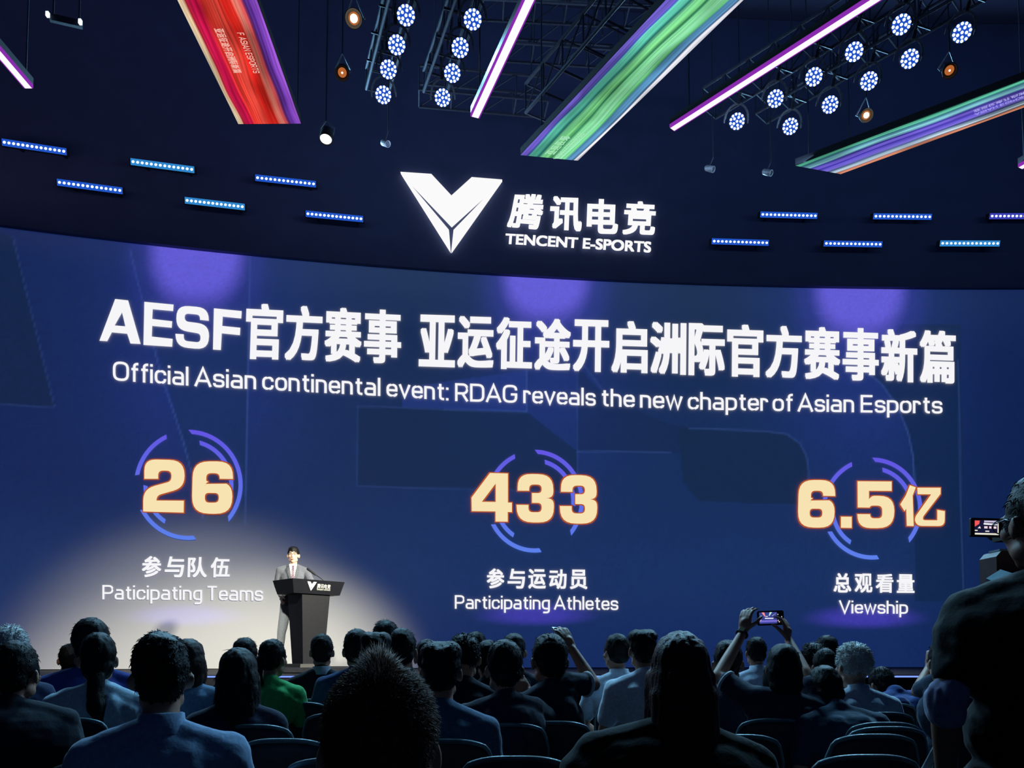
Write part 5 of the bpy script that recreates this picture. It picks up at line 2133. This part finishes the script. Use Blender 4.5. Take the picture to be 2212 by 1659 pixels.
# camcorder of the standing man
R = Matrix.Rotation(math.radians(1.5), 3, 'Y')
cc = empty('camcorder', cam_c)
tag(cc, 'black camcorder with a lit flip-out screen held by the standing man', 'camera')
g = G()
vs = rpoly([(-.064, -.034, .006), (.064, -.034, .006), (.064, .034, .006), (-.064, .034, .006)], 4)
g.prism([R @ Vector((x, .006, z)) for x, z in vs], [R @ Vector((x, -.006, z)) for x, z in vs])
recalc(g.obj('flip_screen', M_BLACK, cc).data)
g = G()
g.add([R @ Vector((x, -.0065, z)) for x, z in ((-.050, -.027), (.036, -.027), (.036, .026), (-.050, .026))], [(0, 1, 2, 3)])
dsp = g.obj('display', glow('camcorder_display', lin(26, 26, 60), 0.9, False), cc)
for pts, colr in (([(-.050, .002), (-.034, .012), (-.032, .024), (-.050, .024)], (250, 90, 90)), ([(-.018, .010), (.030, .008), (.030, .014), (-.018, .016)], (246, 244, 250)), ([(-.016, .018), (.034, .018), (.034, .025), (-.016, .025)], (200, 190, 220)),
                  ([(-.040, -.004), (-.028, -.004), (-.032, .004)], (244, 230, 240)), ([(-.016, -.004), (-.004, -.004), (-.004, .004), (-.016, .004)], (250, 220, 230)), ([(.002, -.004), (.010, -.004), (.010, .004), (.002, .004)], (250, 220, 230)),
                  ([(.018, -.004), (.028, -.004), (.028, .004), (.018, .004)], (250, 220, 230)), ([(-.050, -.027), (.036, -.027), (.036, -.021), (-.050, -.021)], (236, 232, 214)), ([(-.012, -.016), (.002, -.016), (.002, -.012), (-.012, -.012)], (240, 240, 240)),
                  ([(.032, -.021), (.036, -.021), (.036, .018), (.032, .018)], (236, 232, 214)), ([(-.050, -.014), (-.040, -.014), (-.040, -.010), (-.050, -.010)], (236, 236, 214))):
    g = G()
    g.add([R @ Vector((x, -.0072, z)) for x, z in pts], [tuple(range(len(pts)))])
    g.obj('picture_patch', glow('camcorder_patch_%d_%d_%d' % colr, lin(*colr), 0.95, False), dsp)
g = G()
g.box((0.105, 0.03, -0.005), (0.058, 0.13, 0.07))
g.cap((0.105, 0.08, -0.002), 0.026, (0.105, 0.125, -0.002), 0.028, 14)
g.obj('camera_body', M_BLACK, cc)
g = G()
g.box((0.07, 0.006, 0.0), (0.02, 0.02, 0.05))
g.obj('hinge', M_METAL, cc)

# brown box-shaped case beyond the standing man's shoulder, and its strap
p = P(2164, 1224, 2.22)
bx = empty('shoulder_case', p)
tag(bx, 'dark reddish brown box-shaped case standing up past the shoulder of the standing man', 'camera case')
g = G()
vs = [(-.034, -.09), (.040, -.09), (.040, .028), (.024, .042), (-.020, .042), (-.034, .026)]
g.prism([(x, -.03, z) for x, z in vs], [(x, .05, z) for x, z in vs])
recalc(g.obj('case_shell', surf('case_brown', lin(66, 36, 40), 0.5), bx).data)
g = G()
g.box((-0.004, 0.0, 0.0455), (0.034, 0.05, 0.006))
g.obj('lid', surf('case_lid', lin(130, 156, 170), 0.4), bx)
p2 = P(2160, 1248, 2.10)
g = G()
g.bar(P(2146, 1257, 2.06) - p, P(2178, 1237, 2.06) - p, 0.05, 0.006, up=(0, -.4, 1))
g.obj('strap', surf('strap_teal', lin(110, 160, 176), 0.6), bx)

# white rolled cuff of the standing man's hanging arm and metal snaps
b = A['standing']['body']
J = A['standing']['J']
g = G()
e0, e1 = J['shL'].lerp(J['elL'], 0.95), J['elL'] + (J['wrL'] - J['elL']) * 0.16
g.cap(e0, 0.053, e1, 0.046, 16)
mobj('rolled_cuff', fuse(g, 0.006, 1, 0.010, 22, (1, 1, .5), 5), cloth('cuff_lilac', (126, 126, 160)), b, True)

# white sheet of paper on the aisle chair
p = P(2005, 1650, 2.62)
g = G()
Rr = Matrix.Rotation(math.radians(12), 3, 'Z') @ Matrix.Rotation(math.radians(35), 3, 'X')
g.box((0, 0, 0), (0.034, 0.004, 0.21), Rr)
o = g.obj('programme_leaflet', surf('paper_white', lin(225, 235, 240), 0.7))
o.location = p
tag(o, 'white leaflet standing at the aisle end of the nearest chair, by the standing man', 'leaflet')

# wristwatch of the person holding the phone up
J, b = A['raised']['J'], A['raised']['body']
wr, el = J['wrL'], J['elL']
dd = (wr - el).normalized()
c = wr - dd * 0.025
g = G()
x = dd.orthogonal().normalized()
y = dd.cross(x)
g.tube([c + (x * math.cos(t) + y * math.sin(t)) * 0.033 for t in np.linspace(0, 2 * math.pi, 18, endpoint=False)], 0.007, 6, True)
wt = g.obj('wristwatch', M_BLACK, None, True)
wt.matrix_world = b.matrix_world.copy()
tag(wt, 'wristwatch with a pale square dial on the raised left wrist', 'watch')
g = G()
n_ = Vector((-0.45, -0.85, 0.1))
n_ = (n_ - dd * n_.dot(dd)).normalized()
sdv = dd.cross(n_)
g.box(c + n_ * 0.036, (0.034, 0.009, 0.036), Matrix((sdv, n_, dd)).transposed())
wd_ = g.obj('dial_case', M_METAL, wt)
g = G()
g.box(c + n_ * 0.0412, (0.026, 0.002, 0.028), Matrix((sdv, n_, dd)).transposed())
g.obj('dial', surf('dial_olive', lin(120, 124, 90), 0.3), wd_)

# chairs under the seated people (the files above already cover the rest)
for key, lab in (('longblack', None), ('phoneman', 'dark chair of the man with glasses lifting a phone'), ('raised', None), ('bowed', 'dark chair of the bowing man'), ('ponytail', 'dark chair of the person in the light blue shirt'),
                 ('navyman', 'dark chair of the man in the navy suit'), ('whitehair', 'dark chair of the white haired man'), ('headlectern', 'dark chair of the man in the black jacket before the lectern'),
                 ('navyshirt', 'dark chair of the man in the navy shirt'), ('rounddark', 'dark chair of the round dark head beyond the spiky hair'), ('farblack', 'dark chair of the farthest head beyond the spiky hair'),
                 ('midgroup', 'dark chair of the head with lit cropped hair'), ('bun', 'dark chair of the far head with a bun'), ('earring', 'dark chair of the head with a smooth lit crown'),
                 ('whiteleft', 'dark chair of the man in the white collared shirt'), ('betweenarms', 'dark chair of the head framed between the raised arms'), ('fargroup', 'dark chair of the farthest head left of the grey haired man'),
                 ('litcrown', 'dark chair of the smooth lit crown beyond the bowing man'), ('aisle', 'dark chair of the person lifting a small camera'), ('smallhead', 'dark chair of the round head beyond the long black hair'),
                 ('stagewatcher', 'dark chair of the head past the navy suited man'), ('spiky', 'dark chair of the spiky haired person'), ('pale', 'dark chair of the man in the pale blue shirt'), ('bigdark', 'dark chair of the long-haired person in the black coat')):
    if lab is None:
        continue
    L_ = A[key]['body'].location
    o = copy_tree(_chair)
    o.location = (L_.x, L_.y - 0.13, 0)
    tag(o, lab, 'chair', 'dark stacking chairs of the audience')

# ------------------------------------------------------------------ lectern and speaker
YL = 11.2
RISER = SCREEN_BOTTOM + 0.07
lp = P(668, 1440, YL)
g = G()
vs = rpoly([(-0.62, -0.42, .02), (0.62, -0.42, .02), (0.62, 0.72, .02), (-0.62, 0.72, .02)], 3)
g.prism([(x, y, 0) for x, y in vs], [(x, y, 0.07) for x, y in vs])
o = g.obj('riser', surf('riser_black', lin(22, 24, 34), 0.7, spec=0.2))
recalc(o.data)
o.location = (lp.x + 0.02, YL + 0.10, SCREEN_BOTTOM)
tag(o, 'low black riser on the stage under the lectern and the speaker', 'platform')
TH = math.radians(46)
lec = empty('lectern', (lp.x - 0.02, YL, RISER), TH)
tag(lec, 'tapered black lectern with a white emblem on its slanted head, on the stage', 'lectern')
M_LEC = surf('lectern_black', lin(9, 11, 20), 0.5, spec=0.2)
ztop = P(650, 1256, YL).z - RISER
zmid = ztop - 0.20
def ringz(w, d, z, y0=0.0):
    return [(-w / 2, -d / 2 + y0, z), (w / 2, -d / 2 + y0, z), (w / 2, d / 2 + y0, z), (-w / 2, d / 2 + y0, z)]
g = G()
g.prism(ringz(0.76, 0.46, zmid), ringz(0.86, 0.56, ztop, 0.0))
o = g.obj('head_box', M_LEC, lec); recalc(o.data)
g = G()
g.prism(ringz(0.34, 0.30, 0.05), ringz(0.46, 0.40, zmid))
o = g.obj('column', M_LEC, lec); recalc(o.data)
g = G()
g.prism(ringz(0.50, 0.42, 0.0), ringz(0.48, 0.40, 0.05))
o = g.obj('foot_plate', M_BLACK, lec); recalc(o.data)
# emblem and lettering on the sloping front of the head
def front(x, z):
    t = (z - zmid) / (ztop - zmid)
    return Vector((x, -(0.46 + 0.10 * t) / 2 - 0.003, z))
M_PRINT = surf('print_white', lin(245, 245, 245), 0.6, vary=0.02)
g = G()
cx, top_, h = -0.115, ztop - 0.030, 0.125
sc = 0.150
for pts in ([(0, 1), (.31, 1), (.5, .72), (.69, 1), (1, 1), (.5, .34)], [(.02, .95), (.47, .28), (.49, 0)], [(.98, .95), (.53, .28), (.51, 0)]):
    v, f = flat([pts])
    g.add([front(cx - sc / 2 + x * sc, top_ - h + y * h) for x, y in v], f)
g.obj('emblem', M_PRINT, lec)
for text, x0, x1, z0, z1, cj in (('腾讯电竞', -0.025, 0.20, top_ - 0.085, top_ - 0.022, True), ('TENCENT E-SPORTS', -0.025, 0.20, top_ - 0.112, top_ - 0.092, False)):
    g = G()
    if cj:
        ps = cjk_row(text, 0.012, 0.012)
    else:
        v, f = bold(*glyphs(text), 0.015, 0.015)
        ps = [unit(v, f)]
    for v, f in ps:
        g.add([front(x0 + (x1 - x0) * a, z0 + (z1 - z0) * b) for a, b in v], f)
    g.obj('lettering', M_PRINT, lec)
g = G()
mp = [(0.22, 0.10, ztop), (0.24, 0.06, ztop + 0.10), (0.20, -0.02, ztop + 0.20), (0.13, -0.06, ztop + 0.265)]
bpy.context.view_layer.update()
inv = lec.matrix_world.inverted()
m0, m1, m2, m3 = inv @ P(700, 1256, YL - 0.05), inv @ P(694, 1250, YL - 0.02), inv @ P(681, 1241, YL + 0.02), inv @ P(665, 1229, YL + 0.06)
m0.z = ztop
mic = G()
mic.tube([m0, m1, m2], 0.006, 6)
mo = mic.obj('microphone_stem', M_BLACK, lec, True)
g = G()
g.cap(m2, 0.016, m3, 0.020, 10)
g.obj('microphone', M_BLACK, mo, True)

# the speaker, facing the hall
Ysp = 11.62
M_SUIT = surf('suit_grey', lin(92, 96, 104), 0.8, scale=90, bump=0.2, spec=0.2)
crown = P(634, 1181, Ysp)
hgt = crown.z - RISER
sp = person(634, 1181, Ysp, 'bespectacled person in a grey suit, white shirt and striped tie speaking at the lectern', 'crop', 'black', (84, 88, 100), standing=True, turn=194, yaw=-4, sleeve='long', voxel=0.007, wide=1.12, fat=1.0, lean=-1,
            height=hgt, trousers=(132, 138, 150), tufts=250, tl=0.02, skin=surf('skin_light', lin(222, 182, 158), 0.5, vary=0.05), stance=0.05,
            arms={'L': dict(elbow=P(672, 1258, Ysp - 0.05), wrist=P(664, 1274, Ysp - 0.26), d=(-.2, -.95, .1), n=(0, 0, -1), side=-1, curl=.4),
                  'R': dict(elbow=P(599, 1262, Ysp - 0.02), wrist=P(607, 1288, Ysp - 0.12), d=(.2, -.5, -.8), n=(.8, 0, -.4), side=1, curl=.6)})
glasses(sp)
b, T, J = sp['body'], sp['T'], sp['J']
R3 = Matrix.Identity(3)
nb = J['neck']
def chest(x, z, off=0.0):
    """front of the jacket: y in figure space for a point on the chest"""
    c0 = J['cst']
    r = ((x / (.172)) ** 2 + ((z - c0.z + .02) / .19) ** 2)
    return Vector((x, c0.y + .1225 * math.sqrt(max(0.12, 1 - r)) + 0.008 + off, z))
def patch(name, pts, mat, off):
    v, f = flat([pts])
    bm = bmesh.new()
    vv = [bm.verts.new((x, 0, y)) for x, y in v]
    for q_ in f:
        try:
            bm.faces.new([vv[i] for i in q_])
        except ValueError:
            pass
    bmesh.ops.subdivide_edges(bm, edges=bm.edges, cuts=3, use_grid_fill=True)
    bmesh.ops.triangulate(bm, faces=bm.faces)
    for q_ in bm.verts:
        q_.co = chest(q_.co.x, q_.co.z, off)
    me = bpy.data.meshes.new(name)
    bm.to_mesh(me)
    bm.free()
    o = mobj(name, me, mat, b)
    sm_ = o.modifiers.new('t', 'SOLIDIFY')
    sm_.thickness = 0.006
    return o
zn = nb.z
patch('shirt_front', [(-.058, zn + .005), (.058, zn + .005), (.030, zn - .14), (.012, zn - .30), (-.012, zn - .30), (-.030, zn - .14)], cloth('shirt_white', (236, 236, 238)), 0.006)
mt = bpy.data.materials.new('tie_striped')
mt.use_nodes = True
nt = mt.node_tree
wv = nt.nodes.new('ShaderNodeTexWave')
tc = nt.nodes.new('ShaderNodeTexCoord')
mpn = nt.nodes.new('ShaderNodeMapping')
mpn.inputs['Rotation'].default_value = (0, math.radians(40), 0)
nt.links.new(tc.outputs['Object'], mpn.inputs[0])
nt.links.new(mpn.outputs[0], wv.inputs[0])
wv.inputs['Scale'].default_value = 14
rp = nt.nodes.new('ShaderNodeValToRGB')
rp.color_ramp.elements[0].color = lin(66, 36, 54)
rp.color_ramp.elements[1].color = lin(126, 104, 124)
nt.links.new(wv.outputs[0], rp.inputs[0])
nt.links.new(rp.outputs[0], nt.nodes['Principled BSDF'].inputs[0])
patch('tie', [(-.018, zn - .012), (.018, zn - .012), (.014, zn - .035), (.026, zn - .28), (0, zn - .31), (-.026, zn - .28), (-.014, zn - .035)], mt, 0.013)
M_LAPEL = surf('suit_lapel', lin(70, 74, 84), 0.8, scale=90, bump=0.2)
for s_ in (-1, 1):
    patch('lapel', [(s_ * .058, zn + .01), (s_ * .085, zn - .07), (s_ * .075, zn - .10), (s_ * .080, zn - .12), (s_ * .012, zn - .30), (s_ * .030, zn - .14)], M_LAPEL, 0.011)
g = G()
g.ell(T @ Vector((0, 0.094, -0.0645)), (0.022, 0.006, 0.007))
g.obj('lips', surf('lips_red', lin(200, 110, 100), 0.5), b, True)
for s_ in (-1, 1):
    g = G()
    g.ell(T @ Vector((s_ * 0.032, 0.079, 0.006)), (0.013, 0.010, 0.007))
    eye = g.obj('eye', surf('eye_white', lin(230, 228, 224), 0.3), b, True)
    g = G()
    g.ell(T @ Vector((s_ * 0.032, 0.0865, 0.006)), (0.0055, 0.004, 0.006))
    g.obj('iris', surf('iris_dark', lin(30, 22, 20), 0.2), eye, True)
    g = G()
    g.tube([T @ Vector((s_ * 0.014, 0.096, 0.026)), T @ Vector((s_ * 0.032, 0.092, 0.031)), T @ Vector((s_ * 0.052, 0.078, 0.027))], 0.004, 6)
    g.obj('eyebrow', HAIRS['black'], b, True)
